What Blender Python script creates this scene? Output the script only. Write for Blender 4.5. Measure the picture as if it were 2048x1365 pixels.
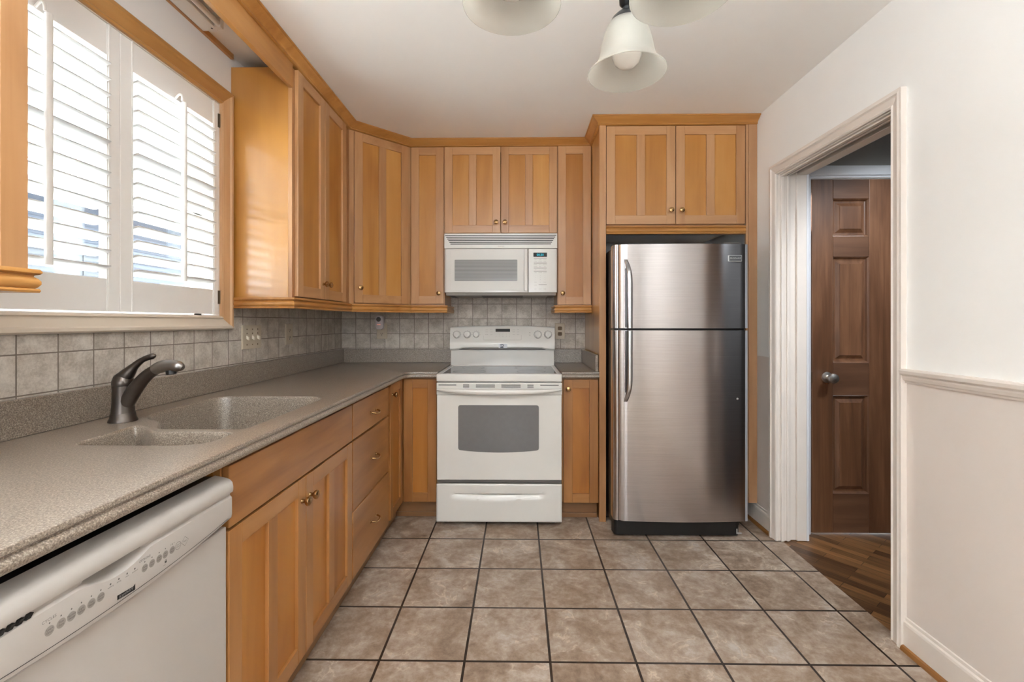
import bpy, bmesh, math, random
from mathutils import Vector, Matrix
random.seed(7)
for o in list(bpy.data.objects):
    bpy.data.objects.remove(o)
sc = bpy.context.scene
COL = sc.collection
PI = math.pi

# ------------------------------------------------------------------ camera
CAMH = 1.2255
cam = bpy.data.cameras.new('camera')
cam.sensor_width = 36.0
cam.lens = 913.0 / 2048 * 36.0
cam.shift_y = -(682.5 - 644.0) / 2048
cam.clip_start = 0.02
camo = bpy.data.objects.new('camera', cam)
camo.location = (0, 0, CAMH)
camo.rotation_euler = (PI / 2, 0, 0.0144)
COL.objects.link(camo)
sc.camera = camo

# ------------------------------------------------------------------ world, lights, exposure
W_STRENGTH = 6.0
world = bpy.data.worlds.new('daylight')
sc.world = world
world.use_nodes = True
wn = world.node_tree.nodes
wn['Background'].inputs[0].default_value = (0.88, 0.95, 1.03, 1)
wn['Background'].inputs[1].default_value = W_STRENGTH
sc.view_settings.view_transform = 'Standard'
sc.view_settings.look = 'None'
sc.view_settings.exposure = 1.18
sc.view_settings.gamma = 1.0
sc.cycles.use_denoising = True
sc.cycles.max_bounces = 10
sc.cycles.diffuse_bounces = 6
sc.cycles.glossy_bounces = 5
sc.cycles.transmission_bounces = 8
sc.cycles.transparent_max_bounces = 12
sc.cycles.sample_clamp_indirect = 40.0
sc.cycles.caustics_reflective = False
sc.cycles.caustics_refractive = False


def area(name, loc, rot, sx, sy, power, col=(1, 1, 1), portal=False):
    l = bpy.data.lights.new(name, 'AREA')
    l.shape = 'RECTANGLE'
    l.size = sx
    l.size_y = sy
    l.energy = power
    l.color = col
    if portal:
        l.cycles.is_portal = True
    o = bpy.data.objects.new(name, l)
    o.location = loc
    o.rotation_euler = rot
    COL.objects.link(o)
    return o


area('window_daylight', (-1.62, 1.52, 1.75), (0, -PI / 2, 0), 1.0, 1.0, 1, portal=True)
area('rear_window_daylight', (-0.05, -3.6, 1.52), (PI / 2, 0, 0), 1.7, 1.2, 1, portal=True)
sun = bpy.data.lights.new('sun', 'SUN')
sun.energy = 52.0
sun.angle = 0.01
sun.color = (0.95, 0.97, 1.0)
suno = bpy.data.objects.new('sun', sun)
suno.rotation_euler = Vector((-0.12, -0.72, -0.66)).to_track_quat('-Z', 'Y').to_euler()
COL.objects.link(suno)
# unseen fill light added behind the camera, aimed up to brighten the ceiling
area('ceiling_fill_light', (-0.15, -0.40, 1.80), (PI, 0, 0), 0.35, 0.35, 50, (0.91, 0.965, 1.0))
hl = bpy.data.lights.new('hall_door_fill_spot', 'SPOT')  # spot added out of view to brighten the hall door
hl.energy = 44
hl.color = (0.88, 0.94, 1.0)
hl.spot_size = math.radians(78)
hl.spot_blend = 0.6
hl.shadow_soft_size = 0.12
hlo = bpy.data.objects.new('hall_door_fill_spot', hl)
hlo.location = (2.15, 1.55, 2.4)
hlo.rotation_euler = Vector((0.02, 1.05, -1.25)).to_track_quat('-Z', 'Y').to_euler()
COL.objects.link(hlo)
hp = bpy.data.lights.new('hall_far_fill', 'POINT')  # weak point fill added out of view to lift the dark hall
hp.energy = 3.5
hp.color = (0.8, 0.9, 1.0)
hp.shadow_soft_size = 0.15
hpo = bpy.data.objects.new('hall_far_fill', hp)
hpo.location = (2.5, 0.2, 2.2)
COL.objects.link(hpo)


# ------------------------------------------------------------------ materials
def lin(c):
    c = c / 255.0
    return c / 12.92 if c <= 0.04045 else ((c + 0.055) / 1.055) ** 2.4


def S(r, g, b):
    return (lin(r), lin(g), lin(b), 1)


def newmat(name):
    m = bpy.data.materials.new(name)
    m.use_nodes = True
    nt = m.node_tree
    return m, nt, nt.nodes['Principled BSDF']


def N(nt, t, **kw):
    n = nt.nodes.new(t)
    for k, v in kw.items():
        if hasattr(n, k):
            setattr(n, k, v)
        else:
            n.inputs[k].default_value = v
    return n


def ramp(nt, fac, stops):
    r = nt.nodes.new('ShaderNodeValToRGB')
    e = r.color_ramp.elements
    while len(e) < len(stops):
        e.new(0.5)
    for i, (p, c) in enumerate(stops):
        e[i].position = p
        e[i].color = c
    nt.links.new(fac, r.inputs[0])
    return r.outputs[0]


def plain(name, col, rough=0.5, metal=0.0, coat=0.0, var=0.0, scale=3.0, bump=0.0, bscale=60.0, spec=0.5):
    m, nt, b = newmat(name)
    b.inputs['Roughness'].default_value = rough
    b.inputs['Metallic'].default_value = metal
    b.inputs['Coat Weight'].default_value = coat
    b.inputs['Specular IOR Level'].default_value = spec
    tc = N(nt, 'ShaderNodeTexCoord')
    nz = N(nt, 'ShaderNodeTexNoise', Scale=scale, Detail=4.0)
    nt.links.new(tc.outputs['Object'], nz.inputs['Vector'])
    v = max(var, 0.015)
    c0 = tuple(min(1, x * (1 - v)) for x in col[:3]) + (1,)
    c1 = tuple(min(1, x * (1 + v)) for x in col[:3]) + (1,)
    nt.links.new(ramp(nt, nz.outputs['Fac'], [(0.3, c0), (0.7, c1)]), b.inputs['Base Color'])
    if bump:
        n2 = N(nt, 'ShaderNodeTexNoise', Scale=bscale, Detail=3.0)
        nt.links.new(tc.outputs['Object'], n2.inputs['Vector'])
        bp = N(nt, 'ShaderNodeBump', Strength=bump, Distance=0.002)
        nt.links.new(n2.outputs['Fac'], bp.inputs['Height'])
        nt.links.new(bp.outputs[0], b.inputs['Normal'])
    return m


def wood(name, axis, c_lo, c_mid, c_hi, rough=0.32, sc_=1.0, coat=0.15, streak=0.35, knots=False):
    """straight-grained varnished wood, grain along axis 0/1/2"""
    m, nt, b = newmat(name)
    tc = N(nt, 'ShaderNodeTexCoord')
    oi = N(nt, 'ShaderNodeObjectInfo')
    mul = N(nt, 'ShaderNodeMath', operation='MULTIPLY')
    mul.inputs[1].default_value = 37.0
    nt.links.new(oi.outputs['Random'], mul.inputs[0])
    add = N(nt, 'ShaderNodeVectorMath', operation='ADD')
    nt.links.new(tc.outputs['Object'], add.inputs[0])
    nt.links.new(mul.outputs[0], add.inputs[1])
    mp = N(nt, 'ShaderNodeMapping')
    s = [22.0 * sc_] * 3
    s[axis] = 1.3 * sc_
    mp.inputs['Scale'].default_value = s
    nt.links.new(add.outputs[0], mp.inputs['Vector'])
    n1 = N(nt, 'ShaderNodeTexNoise', Scale=1.0, Detail=5.0, Roughness=0.6, Distortion=0.6)
    nt.links.new(mp.outputs[0], n1.inputs['Vector'])
    mp2 = N(nt, 'ShaderNodeMapping')
    s2 = [5.0 * sc_] * 3
    s2[axis] = 1.0 * sc_
    mp2.inputs['Scale'].default_value = s2
    nt.links.new(add.outputs[0], mp2.inputs['Vector'])
    n2 = N(nt, 'ShaderNodeTexNoise', Scale=1.0, Detail=3.0, Distortion=1.2)
    nt.links.new(mp2.outputs[0], n2.inputs['Vector'])
    mx = N(nt, 'ShaderNodeMix', data_type='FLOAT')
    mx.inputs[0].default_value = 1 - streak
    nt.links.new(n1.outputs['Fac'], mx.inputs[2])
    nt.links.new(n2.outputs['Fac'], mx.inputs[3])
    # each board a little lighter or darker
    m3 = N(nt, 'ShaderNodeMapRange')
    m3.inputs[3].default_value = -0.07
    m3.inputs[4].default_value = 0.07
    nt.links.new(oi.outputs['Random'], m3.inputs[0])
    ad = N(nt, 'ShaderNodeMath', operation='ADD')
    nt.links.new(mx.outputs[0], ad.inputs[0])
    nt.links.new(m3.outputs[0], ad.inputs[1])
    nt.links.new(ramp(nt, ad.outputs[0], [(0.28, c_lo), (0.5, c_mid), (0.74, c_hi)]), b.inputs['Base Color'])
    b.inputs['Roughness'].default_value = rough
    b.inputs['Coat Weight'].default_value = coat
    b.inputs['Coat Roughness'].default_value = 0.18
    bp = N(nt, 'ShaderNodeBump', Strength=0.06, Distance=0.002)
    nt.links.new(n1.outputs['Fac'], bp.inputs['Height'])
    nt.links.new(bp.outputs[0], b.inputs['Normal'])
    return m


FR = (S(162, 114, 72), S(188, 141, 96), S(203, 160, 117))      # frames, pinkish maple
PN = (S(164, 106, 46), S(191, 134, 66), S(205, 152, 84))        # panels, amber maple
FRX = wood('maple_frame_x', 0, *FR)
FRY = wood('maple_frame_y', 1, *FR)
FRZ = wood('maple_frame_z', 2, *FR)
PNZ = wood('maple_panel_z', 2, *PN, sc_=0.8, streak=0.25)
TRX = wood('maple_trim_x', 0, S(156, 102, 48), S(186, 131, 68), S(200, 148, 86))
TRY = wood('maple_trim_y', 1, S(156, 102, 48), S(186, 131, 68), S(200, 148, 86))
TRZ = wood('maple_trim_z', 2, S(156, 112, 74), S(178, 134, 95), S(192, 152, 114))
BFR = (S(134, 84, 42), S(164, 113, 63), S(182, 133, 82))       # base cabinets, worn darker amber finish
BPN = (S(138, 82, 32), S(168, 108, 46), S(184, 126, 60))
BRX = wood('amber_base_x', 0, *BFR)
BRY = wood('amber_base_y', 1, *BFR)
BRZ = wood('amber_base_z', 2, *BFR)
BPZ = wood('amber_base_panel_z', 2, *BPN, sc_=0.8, streak=0.25)
SIDE = wood('maple_side_veneer', 2, S(162, 106, 42), S(192, 137, 66), S(206, 155, 84), sc_=0.45, streak=0.15, rough=0.3, coat=0.9)
KICK = wood('maple_kick', 0, S(112, 80, 52), S(136, 98, 64), S(150, 114, 78))
DOORW = wood('walnut_door_z', 2, S(64, 40, 26), S(104, 70, 48), S(144, 103, 75), rough=0.35, coat=0.2, streak=0.55)
DOORWX = wood('walnut_door_x', 0, S(68, 45, 32), S(98, 68, 50), S(126, 91, 68), rough=0.35, coat=0.2)
SHOE = wood('oak_shoe', 1, S(110, 70, 30), S(146, 98, 48), S(170, 120, 64))
WCAS = wood('pine_casing_y', 1, S(164, 114, 60), S(186, 138, 80), S(198, 154, 98))
WCASZ = wood('pine_casing_z', 2, S(176, 132, 92), S(196, 154, 112), S(208, 170, 130))

M_WALL = plain('wall_paint_white', S(240, 240, 238), 0.7, bump=0.03, bscale=120)
M_WALLLOW = plain('wall_paint_beige', S(220, 211, 204), 0.62, bump=0.03, bscale=120, var=0.02)
M_CEIL = plain('ceiling_paint', S(243, 241, 238), 0.8, bump=0.03, bscale=90)
M_TRIM = plain('trim_paint', S(226, 218, 210), 0.38, var=0.025, scale=8)
M_TRIMW = plain('hall_trim_paint', S(218, 220, 224), 0.38, var=0.02)
M_SILL = plain('sill_glare_beige', S(212, 200, 184), 0.35)  # pale beige puts the window glare on the bottom casing's wood into its colour
M_SHUT = plain('shutter_paint', S(236, 234, 231), 0.42)
M_SLAT = plain('slat_paint', S(208, 207, 205), 0.45)
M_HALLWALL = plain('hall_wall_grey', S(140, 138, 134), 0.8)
M_WHITE = plain('appliance_white', S(216, 215, 211), 0.25, coat=0.2)
M_WHITE2 = plain('appliance_white_plastic', S(212, 211, 207), 0.35)
M_DWW = plain('dishwasher_white', S(182, 176, 170), 0.3, var=0.02)
M_GREYPR = plain('print_grey', S(92, 88, 85), 0.5)
M_LIGHTPR = plain('print_pale_grey', S(158, 156, 153), 0.5)
M_BTN = plain('button_grey', S(146, 140, 133), 0.45)
M_MOTTLED = plain('mottled_recess', S(150, 143, 130), 0.5, var=0.15, scale=60)  # darker mottled tone lining the dishwasher grip pocket
M_DARK = plain('dark_slot', S(26, 25, 24), 0.6)
M_BLACK = plain('black_plastic', S(22, 21, 21), 0.35)
M_BLACKMET = plain('black_iron', S(34, 36, 38), 0.35, metal=0.6)
M_FRSIDE = plain('fridge_side_black', S(26, 22, 21), 0.4, bump=0.1, bscale=300)
M_GLASSBLK = plain('cooktop_glass', S(34, 34, 35), 0.1, spec=0.25)
M_BRASS = plain('antique_brass', S(186, 150, 104), 0.22, metal=1.0, var=0.05, scale=30)
M_NICKEL = plain('satin_nickel', S(214, 209, 202), 0.34, metal=1.0)
M_GUN = plain('gunmetal', S(98, 91, 86), 0.34, metal=1.0, var=0.08, scale=20)
M_GUNL = plain('brushed_nickel_spray', S(150, 146, 143), 0.3, metal=1.0)
M_IVORY = plain('ivory_plastic', S(196, 184, 164), 0.4)
M_IVORY2 = plain('ivory_light', S(222, 214, 198), 0.35)
M_BULB = plain('bulb_glass', S(245, 245, 243), 0.15)
M_LAMPW = plain('fixture_enamel', S(230, 226, 220), 0.4)
M_HINGE = plain('old_hinge', S(96, 80, 62), 0.45, metal=0.7)
M_STICK = plain('sticker_white', S(222, 226, 232), 0.3)
M_NAVY = plain('sticker_navy', S(70, 78, 98), 0.4)
M_BADGE = plain('badge_grey', S(92, 94, 96), 0.4, metal=0.1)
M_GREYW = plain('oven_window', S(104, 104, 105), 0.14, coat=0.4, var=0.03, scale=40)


def stainless():
    """horizontally brushed steel: reflections smear upwards and downwards"""
    m, nt, b = newmat('brushed_stainless')
    tc = N(nt, 'ShaderNodeTexCoord')
    mp = N(nt, 'ShaderNodeMapping')
    mp.inputs['Scale'].default_value = (4, 4, 500)
    nt.links.new(tc.outputs['Object'], mp.inputs['Vector'])
    nz = N(nt, 'ShaderNodeTexNoise', Scale=1.0, Detail=2.0)
    nt.links.new(mp.outputs[0], nz.inputs['Vector'])
    nt.links.new(ramp(nt, nz.outputs['Fac'], [(0.3, S(184, 179, 178)), (0.7, S(195, 190, 189))]), b.inputs['Base Color'])
    b.inputs['Metallic'].default_value = 1.0
    b.inputs['Roughness'].default_value = 0.21
    b.inputs['Anisotropic'].default_value = 0.85
    b.inputs['Anisotropic Rotation'].default_value = 0.25
    tg = N(nt, 'ShaderNodeTangent', direction_type='RADIAL', axis='Z')
    nt.links.new(tg.outputs[0], b.inputs['Tangent'])
    return m


M_STEEL = stainless()
M_BADGEF = plain('badge_silver', S(214, 215, 216), 0.4, metal=0.2)
M_ENDTRIM = plain('grey_end_trim', S(168, 171, 178), 0.3, metal=0.3)
M_STEELT = plain('polished_steel_trim', S(205, 207, 210), 0.22, metal=1.0)


def mw_window():
    m, nt, b = newmat('microwave_window')
    tc = N(nt, 'ShaderNodeTexCoord')
    wv = N(nt, 'ShaderNodeTexWave', wave_type='BANDS', bands_direction='Z', Scale=34.0)
    nt.links.new(tc.outputs['Object'], wv.inputs['Vector'])
    nt.links.new(ramp(nt, wv.outputs['Fac'], [(0.2, S(128, 129, 130)), (0.8, S(160, 161, 161))]), b.inputs['Base Color'])
    b.inputs['Roughness'].default_value = 0.1
    return m


M_MWWIN = mw_window()


def display():
    m, nt, b = newmat('cyan_display')
    b.inputs['Base Color'].default_value = (0.0, 0.02, 0.03, 1)
    b.inputs['Emission Color'].default_value = (0.02, 0.42, 0.55, 1)
    b.inputs['Emission Strength'].default_value = 0.9
    return m


M_CYAN = display()
m_, nt_, b_ = newmat('orange_led')
b_.inputs['Emission Color'].default_value = (1.0, 0.35, 0.2, 1)
b_.inputs['Emission Strength'].default_value = 0.8
b_.inputs['Base Color'].default_value = S(220, 150, 130)
M_LED = m_


def grid_tile(name, ax, pitch, off, mort, c_a, c_b, c_grout, rough, kind):
    """ax: the two object axes of the surface, off: where two joints cross"""
    m, nt, b = newmat(name)
    tc = N(nt, 'ShaderNodeTexCoord')
    sep = N(nt, 'ShaderNodeSeparateXYZ')
    nt.links.new(tc.outputs['Object'], sep.inputs[0])
    cmb = N(nt, 'ShaderNodeCombineXYZ')
    for i in range(2):
        sb = N(nt, 'ShaderNodeMath', operation='SUBTRACT')
        nt.links.new(sep.outputs[ax[i]], sb.inputs[0])
        sb.inputs[1].default_value = off[i]
        dv = N(nt, 'ShaderNodeMath', operation='DIVIDE')
        nt.links.new(sb.outputs[0], dv.inputs[0])
        dv.inputs[1].default_value = pitch
        ad = N(nt, 'ShaderNodeMath', operation='ADD')
        nt.links.new(dv.outputs[0], ad.inputs[0])
        ad.inputs[1].default_value = 40.0
        nt.links.new(ad.outputs[0], cmb.inputs[i])
    br = N(nt, 'ShaderNodeTexBrick', offset=0.0, squash=1.0)
    br.inputs['Scale'].default_value = 1.0
    br.inputs['Mortar Size'].default_value = mort / pitch / 2
    br.inputs['Mortar Smooth'].default_value = 0.12
    br.inputs['Bias'].default_value = 0.0
    br.inputs['Brick Width'].default_value = 1.0
    br.inputs['Row Height'].default_value = 1.0
    br.inputs['Color1'].default_value = (0, 0, 0, 1)
    br.inputs['Color2'].default_value = (1, 1, 1, 1)
    br.inputs['Mortar'].default_value = (0, 0, 0, 1)
    nt.links.new(cmb.outputs[0], br.inputs['Vector'])
    # per tile offset of the pattern
    fl = N(nt, 'ShaderNodeVectorMath', operation='FLOOR')
    nt.links.new(cmb.outputs[0], fl.inputs[0])
    wn_ = N(nt, 'ShaderNodeTexWhiteNoise', noise_dimensions='3D')
    nt.links.new(fl.outputs[0], wn_.inputs['Vector'])
    scl = N(nt, 'ShaderNodeVectorMath', operation='SCALE')
    scl.inputs['Scale'].default_value = 50.0
    nt.links.new(wn_.outputs['Color'], scl.inputs[0])
    ad2 = N(nt, 'ShaderNodeVectorMath', operation='ADD')
    nt.links.new(tc.outputs['Object'], ad2.inputs[0])
    nt.links.new(scl.outputs[0], ad2.inputs[1])
    if kind == 'floor':
        n1 = N(nt, 'ShaderNodeTexNoise', Scale=7.0, Detail=8.0, Roughness=0.62, Distortion=0.5)
        n2 = N(nt, 'ShaderNodeTexNoise', Scale=30.0, Detail=8.0, Roughness=0.75)
        vo = N(nt, 'ShaderNodeTexNoise', Scale=5.5, Detail=6.0, Roughness=0.55, Distortion=0.6)
    else:
        n1 = N(nt, 'ShaderNodeTexNoise', Scale=14.0, Detail=6.0, Roughness=0.6)
        n2 = N(nt, 'ShaderNodeTexNoise', Scale=120.0, Detail=4.0, Roughness=0.7)
        vo = N(nt, 'ShaderNodeTexNoise', Scale=30.0, Detail=4.0)
    for n in (n1, n2, vo):
        nt.links.new(ad2.outputs[0], n.inputs['Vector'])
    mx = N(nt, 'ShaderNodeMix', data_type='FLOAT')
    mx.inputs[0].default_value = 0.42 if kind == 'floor' else 0.4
    nt.links.new(n1.outputs['Fac'], mx.inputs[2])
    nt.links.new(n2.outputs['Fac'], mx.inputs[3])
    tv = N(nt, 'ShaderNodeMath', operation='MULTIPLY_ADD')
    nt.links.new(wn_.outputs['Value'], tv.inputs[0])
    tv.inputs[1].default_value = 0.035
    tv.inputs[2].default_value = -0.018
    av = N(nt, 'ShaderNodeMath', operation='ADD')
    nt.links.new(mx.outputs[0], av.inputs[0])
    nt.links.new(tv.outputs[0], av.inputs[1])
    stops = [(0.34, c_a[0]), (0.46, c_a[1]), (0.55, c_b[0]), (0.66, c_b[1])]
    body = ramp(nt, av.outputs[0], stops)
    if kind == 'floor':
        # thin pale slate ridges where the slow noise crosses its middle
        sb = N(nt, 'ShaderNodeMath', operation='SUBTRACT')
        nt.links.new(vo.outputs['Fac'], sb.inputs[0])
        sb.inputs[1].default_value = 0.5
        ab = N(nt, 'ShaderNodeMath', operation='ABSOLUTE')
        nt.links.new(sb.outputs[0], ab.inputs[0])
        rd = ramp(nt, ab.outputs[0], [(0.0, (1, 1, 1, 1)), (0.018, (0, 0, 0, 1))])
        gt = ramp(nt, n1.outputs['Fac'], [(0.5, (0, 0, 0, 1)), (0.6, (0.8, 0.8, 0.8, 1))])
        ml = N(nt, 'ShaderNodeMix', data_type='RGBA', blend_type='MULTIPLY')
        ml.inputs[0].default_value = 1.0
        nt.links.new(rd, ml.inputs[6])
        nt.links.new(gt, ml.inputs[7])
        mr = N(nt, 'ShaderNodeMix', data_type='RGBA')
        nt.links.new(ml.outputs[2], mr.inputs[0])
        nt.links.new(body, mr.inputs[6])
        mr.inputs[7].default_value = S(208, 192, 174)
        body = mr.outputs[2]
    mg = N(nt, 'ShaderNodeMix', data_type='RGBA')
    nt.links.new(br.outputs['Fac'], mg.inputs[0])
    nt.links.new(body, mg.inputs[6])
    mg.inputs[7].default_value = c_grout
    nt.links.new(mg.outputs[2], b.inputs['Base Color'])
    b.inputs['Roughness'].default_value = rough
    hs = N(nt, 'ShaderNodeMath', operation='MULTIPLY_ADD')
    nt.links.new(br.outputs['Fac'], hs.inputs[0])
    hs.inputs[1].default_value = -1.0
    h2 = N(nt, 'ShaderNodeMath', operation='MULTIPLY')
    nt.links.new(mx.outputs[0], h2.inputs[0])
    h2.inputs[1].default_value = 0.8
    nt.links.new(h2.outputs[0], hs.inputs[2])
    bp = N(nt, 'ShaderNodeBump', Strength=0.25, Distance=0.002)
    nt.links.new(hs.outputs[0], bp.inputs['Height'])
    nt.links.new(bp.outputs[0], b.inputs['Normal'])
    return m


M_FLOOR = grid_tile('slate_floor_tile', (0, 1), 0.3087, (-0.5035, 2.5705), 0.0098,
                    (S(118, 99, 83), S(150, 130, 112)), (S(172, 156, 141), S(192, 185, 178)), S(46, 34, 26), 0.42, 'floor')
TA = (S(156, 147, 136), S(179, 170, 159))
TB = (S(198, 190, 180), S(213, 206, 196))
M_TILEB = grid_tile('stone_wall_tile_back', (0, 2), 0.1108, (-1.2335, 1.137), 0.004, TA, TB, S(118, 108, 98), 0.45, 'wall')
M_TILEL = grid_tile('stone_wall_tile_left', (1, 2), 0.1112, (2.087, 1.137), 0.004, TA, TB, S(118, 108, 98), 0.45, 'wall')


def parquet():
    m, nt, b = newmat('dark_parquet')
    tc = N(nt, 'ShaderNodeTexCoord')
    mp = N(nt, 'ShaderNodeMapping')
    mp.inputs['Rotation'].default_value = (0, 0, 0.9)
    nt.links.new(tc.outputs['Object'], mp.inputs['Vector'])
    br = N(nt, 'ShaderNodeTexBrick', offset=0.5)
    br.inputs['Scale'].default_value = 1.0
    br.inputs['Brick Width'].default_value = 0.3
    br.inputs['Row Height'].default_value = 0.05
    br.inputs['Mortar Size'].default_value = 0.0012
    br.inputs['Color1'].default_value = S(84, 56, 34)
    br.inputs['Color2'].default_value = S(152, 108, 66)
    br.inputs['Mortar'].default_value = S(34, 22, 14)
    nt.links.new(mp.outputs[0], br.inputs['Vector'])
    mp2 = N(nt, 'ShaderNodeMapping')
    mp2.inputs['Scale'].default_value = (6, 90, 1)
    nt.links.new(mp.outputs[0], mp2.inputs['Vector'])
    nz = N(nt, 'ShaderNodeTexNoise', Scale=1.0, Detail=4.0)
    nt.links.new(mp2.outputs[0], nz.inputs['Vector'])
    mx = N(nt, 'ShaderNodeMix', data_type='RGBA', blend_type='MULTIPLY')
    mx.inputs[0].default_value = 0.7
    nt.links.new(br.outputs['Color'], mx.inputs[6])
    nt.links.new(ramp(nt, nz.outputs['Fac'], [(0.3, (0.35, 0.35, 0.35, 1)), (0.65, (1, 1, 1, 1))]), mx.inputs[7])
    nt.links.new(mx.outputs[2], b.inputs['Base Color'])
    b.inputs['Roughness'].default_value = 0.35
    return m


M_PARQ = parquet()


def solid_surface():
    m, nt, b = newmat('speckled_solid_surface')
    tc = N(nt, 'ShaderNodeTexCoord')
    n1 = N(nt, 'ShaderNodeTexNoise', Scale=330.0, Detail=3.0, Roughness=0.7)
    vo = N(nt, 'ShaderNodeTexVoronoi', Scale=360.0)
    nt.links.new(tc.outputs['Object'], n1.inputs['Vector'])
    nt.links.new(tc.outputs['Object'], vo.inputs['Vector'])
    base = ramp(nt, n1.outputs['Fac'], [(0.32, S(70, 58, 48)), (0.44, S(116, 103, 90)), (0.54, S(142, 129, 115)), (0.68, S(190, 179, 165))])
    sep = N(nt, 'ShaderNodeSeparateColor')
    nt.links.new(vo.outputs['Color'], sep.inputs[0])
    mx = N(nt, 'ShaderNodeMix', data_type='RGBA')
    nt.links.new(ramp(nt, sep.outputs[0], [(0.86, (0, 0, 0, 1)), (0.93, (0.4, 0.4, 0.4, 1))]), mx.inputs[0])
    nt.links.new(base, mx.inputs[6])
    mx.inputs[7].default_value = S(84, 72, 62)
    nt.links.new(mx.outputs[2], b.inputs['Base Color'])
    b.inputs['Roughness'].default_value = 0.40
    b.inputs['Specular IOR Level'].default_value = 0.9
    b.inputs['Coat Weight'].default_value = 0.7
    b.inputs['Coat Roughness'].default_value = 0.36
    return m


M_TOP = solid_surface()


def frosted():
    m, nt, b = newmat('frosted_linen_glass')
    out = nt.nodes['Material Output']
    tc = N(nt, 'ShaderNodeTexCoord')
    b.inputs['Base Color'].default_value = S(204, 203, 196)
    b.inputs['Roughness'].default_value = 0.3
    tr = N(nt, 'ShaderNodeBsdfTranslucent')
    tr.inputs[0].default_value = S(222, 221, 214)
    tp = N(nt, 'ShaderNodeBsdfTransparent')
    ms = N(nt, 'ShaderNodeMixShader')
    ms.inputs[0].default_value = 0.5
    nt.links.new(b.outputs[0], ms.inputs[1])
    nt.links.new(tr.outputs[0], ms.inputs[2])
    ms2 = N(nt, 'ShaderNodeMixShader')
    ms2.inputs[0].default_value = 0.34
    nt.links.new(ms.outputs[0], ms2.inputs[1])
    nt.links.new(tp.outputs[0], ms2.inputs[2])
    nt.links.new(ms2.outputs[0], out.inputs[0])
    nz = N(nt, 'ShaderNodeTexNoise', Scale=220.0, Detail=2.0)
    nt.links.new(tc.outputs['Object'], nz.inputs['Vector'])
    bp = N(nt, 'ShaderNodeBump', Strength=0.15, Distance=0.001)
    nt.links.new(nz.outputs['Fac'], bp.inputs['Height'])
    nt.links.new(bp.outputs[0], b.inputs['Normal'])
    return m


M_FROST = frosted()


def paneglass():
    m, nt, b = newmat('window_glass')
    out = nt.nodes['Material Output']
    tp = N(nt, 'ShaderNodeBsdfTransparent')
    tp.inputs[0].default_value = (0.95, 0.97, 0.97, 1)
    gl = N(nt, 'ShaderNodeBsdfGlossy')
    gl.inputs['Roughness'].default_value = 0.02
    ms = N(nt, 'ShaderNodeMixShader')
    ms.inputs[0].default_value = 0.06
    nt.links.new(tp.outputs[0], ms.inputs[1])
    nt.links.new(gl.outputs[0], ms.inputs[2])
    nt.links.new(ms.outputs[0], out.inputs[0])
    return m


M_PANE = paneglass()
M_SIDING = plain('pale_blue_siding', S(38, 44, 54), 0.7)
M_EXTW = plain('house_window', S(20, 24, 30), 0.3)
M_ROOF = plain('roof_shingle', S(60, 62, 66), 0.9)
M_YARD = plain('yard_concrete', S(196, 196, 192), 0.9)


# ------------------------------------------------------------------ mesh helpers
def nb():
    return bmesh.new()


def addf(bm, vs, faces, mi=0):
    v = [bm.verts.new(p) for p in vs]
    for f in faces:
        try:
            fc = bm.faces.new([v[i] for i in f])
            fc.material_index = mi
        except ValueError:
            pass
    return v


BF = [(0, 3, 2, 1), (4, 5, 6, 7), (0, 1, 5, 4), (1, 2, 6, 5), (2, 3, 7, 6), (3, 0, 4, 7)]


def bx(bm, x0, x1, y0, y1, z0, z1, mi=0, xf=None):
    if x0 > x1: x0, x1 = x1, x0
    if y0 > y1: y0, y1 = y1, y0
    if z0 > z1: z0, z1 = z1, z0
    p = [(x0, y0, z0), (x1, y0, z0), (x1, y1, z0), (x0, y1, z0), (x0, y0, z1), (x1, y0, z1), (x1, y1, z1), (x0, y1, z1)]
    if xf:
        p = [xf(*q) for q in p]
    addf(bm, p, BF, mi)


def loft(bm, rings, cap=True, closed=True, mi=0):
    n = len(rings[0])
    vs = [[bm.verts.new(p) for p in r] for r in rings]
    for a, b in zip(vs[:-1], vs[1:]):
        for i in range(n if closed else n - 1):
            j = (i + 1) % n
            f = bm.faces.new((a[i], a[j], b[j], b[i]))
            f.material_index = mi
    if cap and closed:
        for r in (vs[0][::-1], vs[-1]):
            try:
                bm.faces.new(r).material_index = mi
            except ValueError:
                pass
    return vs


def axes_for(d):
    d = Vector(d).normalized()
    a = Vector((0, 0, 1)) if abs(d.z) < 0.9 else Vector((1, 0, 0))
    u = d.cross(a).normalized()
    return u, d.cross(u).normalized()


def tube(bm, pts, rad, n=14, mi=0, flat=1.0):
    pts = [Vector(p) for p in pts]
    if not isinstance(rad, (list, tuple)):
        rad = [rad] * len(pts)
    rings = []
    u = None
    for i, p in enumerate(pts):
        d = (pts[min(i + 1, len(pts) - 1)] - pts[max(i - 1, 0)]).normalized()
        if u is None:
            u, w = axes_for(d)
        else:
            u = (u - d * u.dot(d)).normalized()
            w = d.cross(u)
        rings.append([p + u * (rad[i] * math.cos(2 * PI * k / n)) + w * (rad[i] * flat * math.sin(2 * PI * k / n)) for k in range(n)])
    loft(bm, rings, mi=mi)


def lathe(bm, prof, o=(0, 0, 0), ax=(0, 0, 1), n=28, mi=0):
    """prof: (radius, distance along the axis)"""
    o = Vector(o)
    d = Vector(ax).normalized()
    u, w = axes_for(d)
    rings = []
    for r, h in prof:
        r = max(r, 1e-5)
        rings.append([o + d * h + u * (r * math.cos(2 * PI * k / n)) + w * (r * math.sin(2 * PI * k / n)) for k in range(n)])
    loft(bm, rings, mi=mi)


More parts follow.
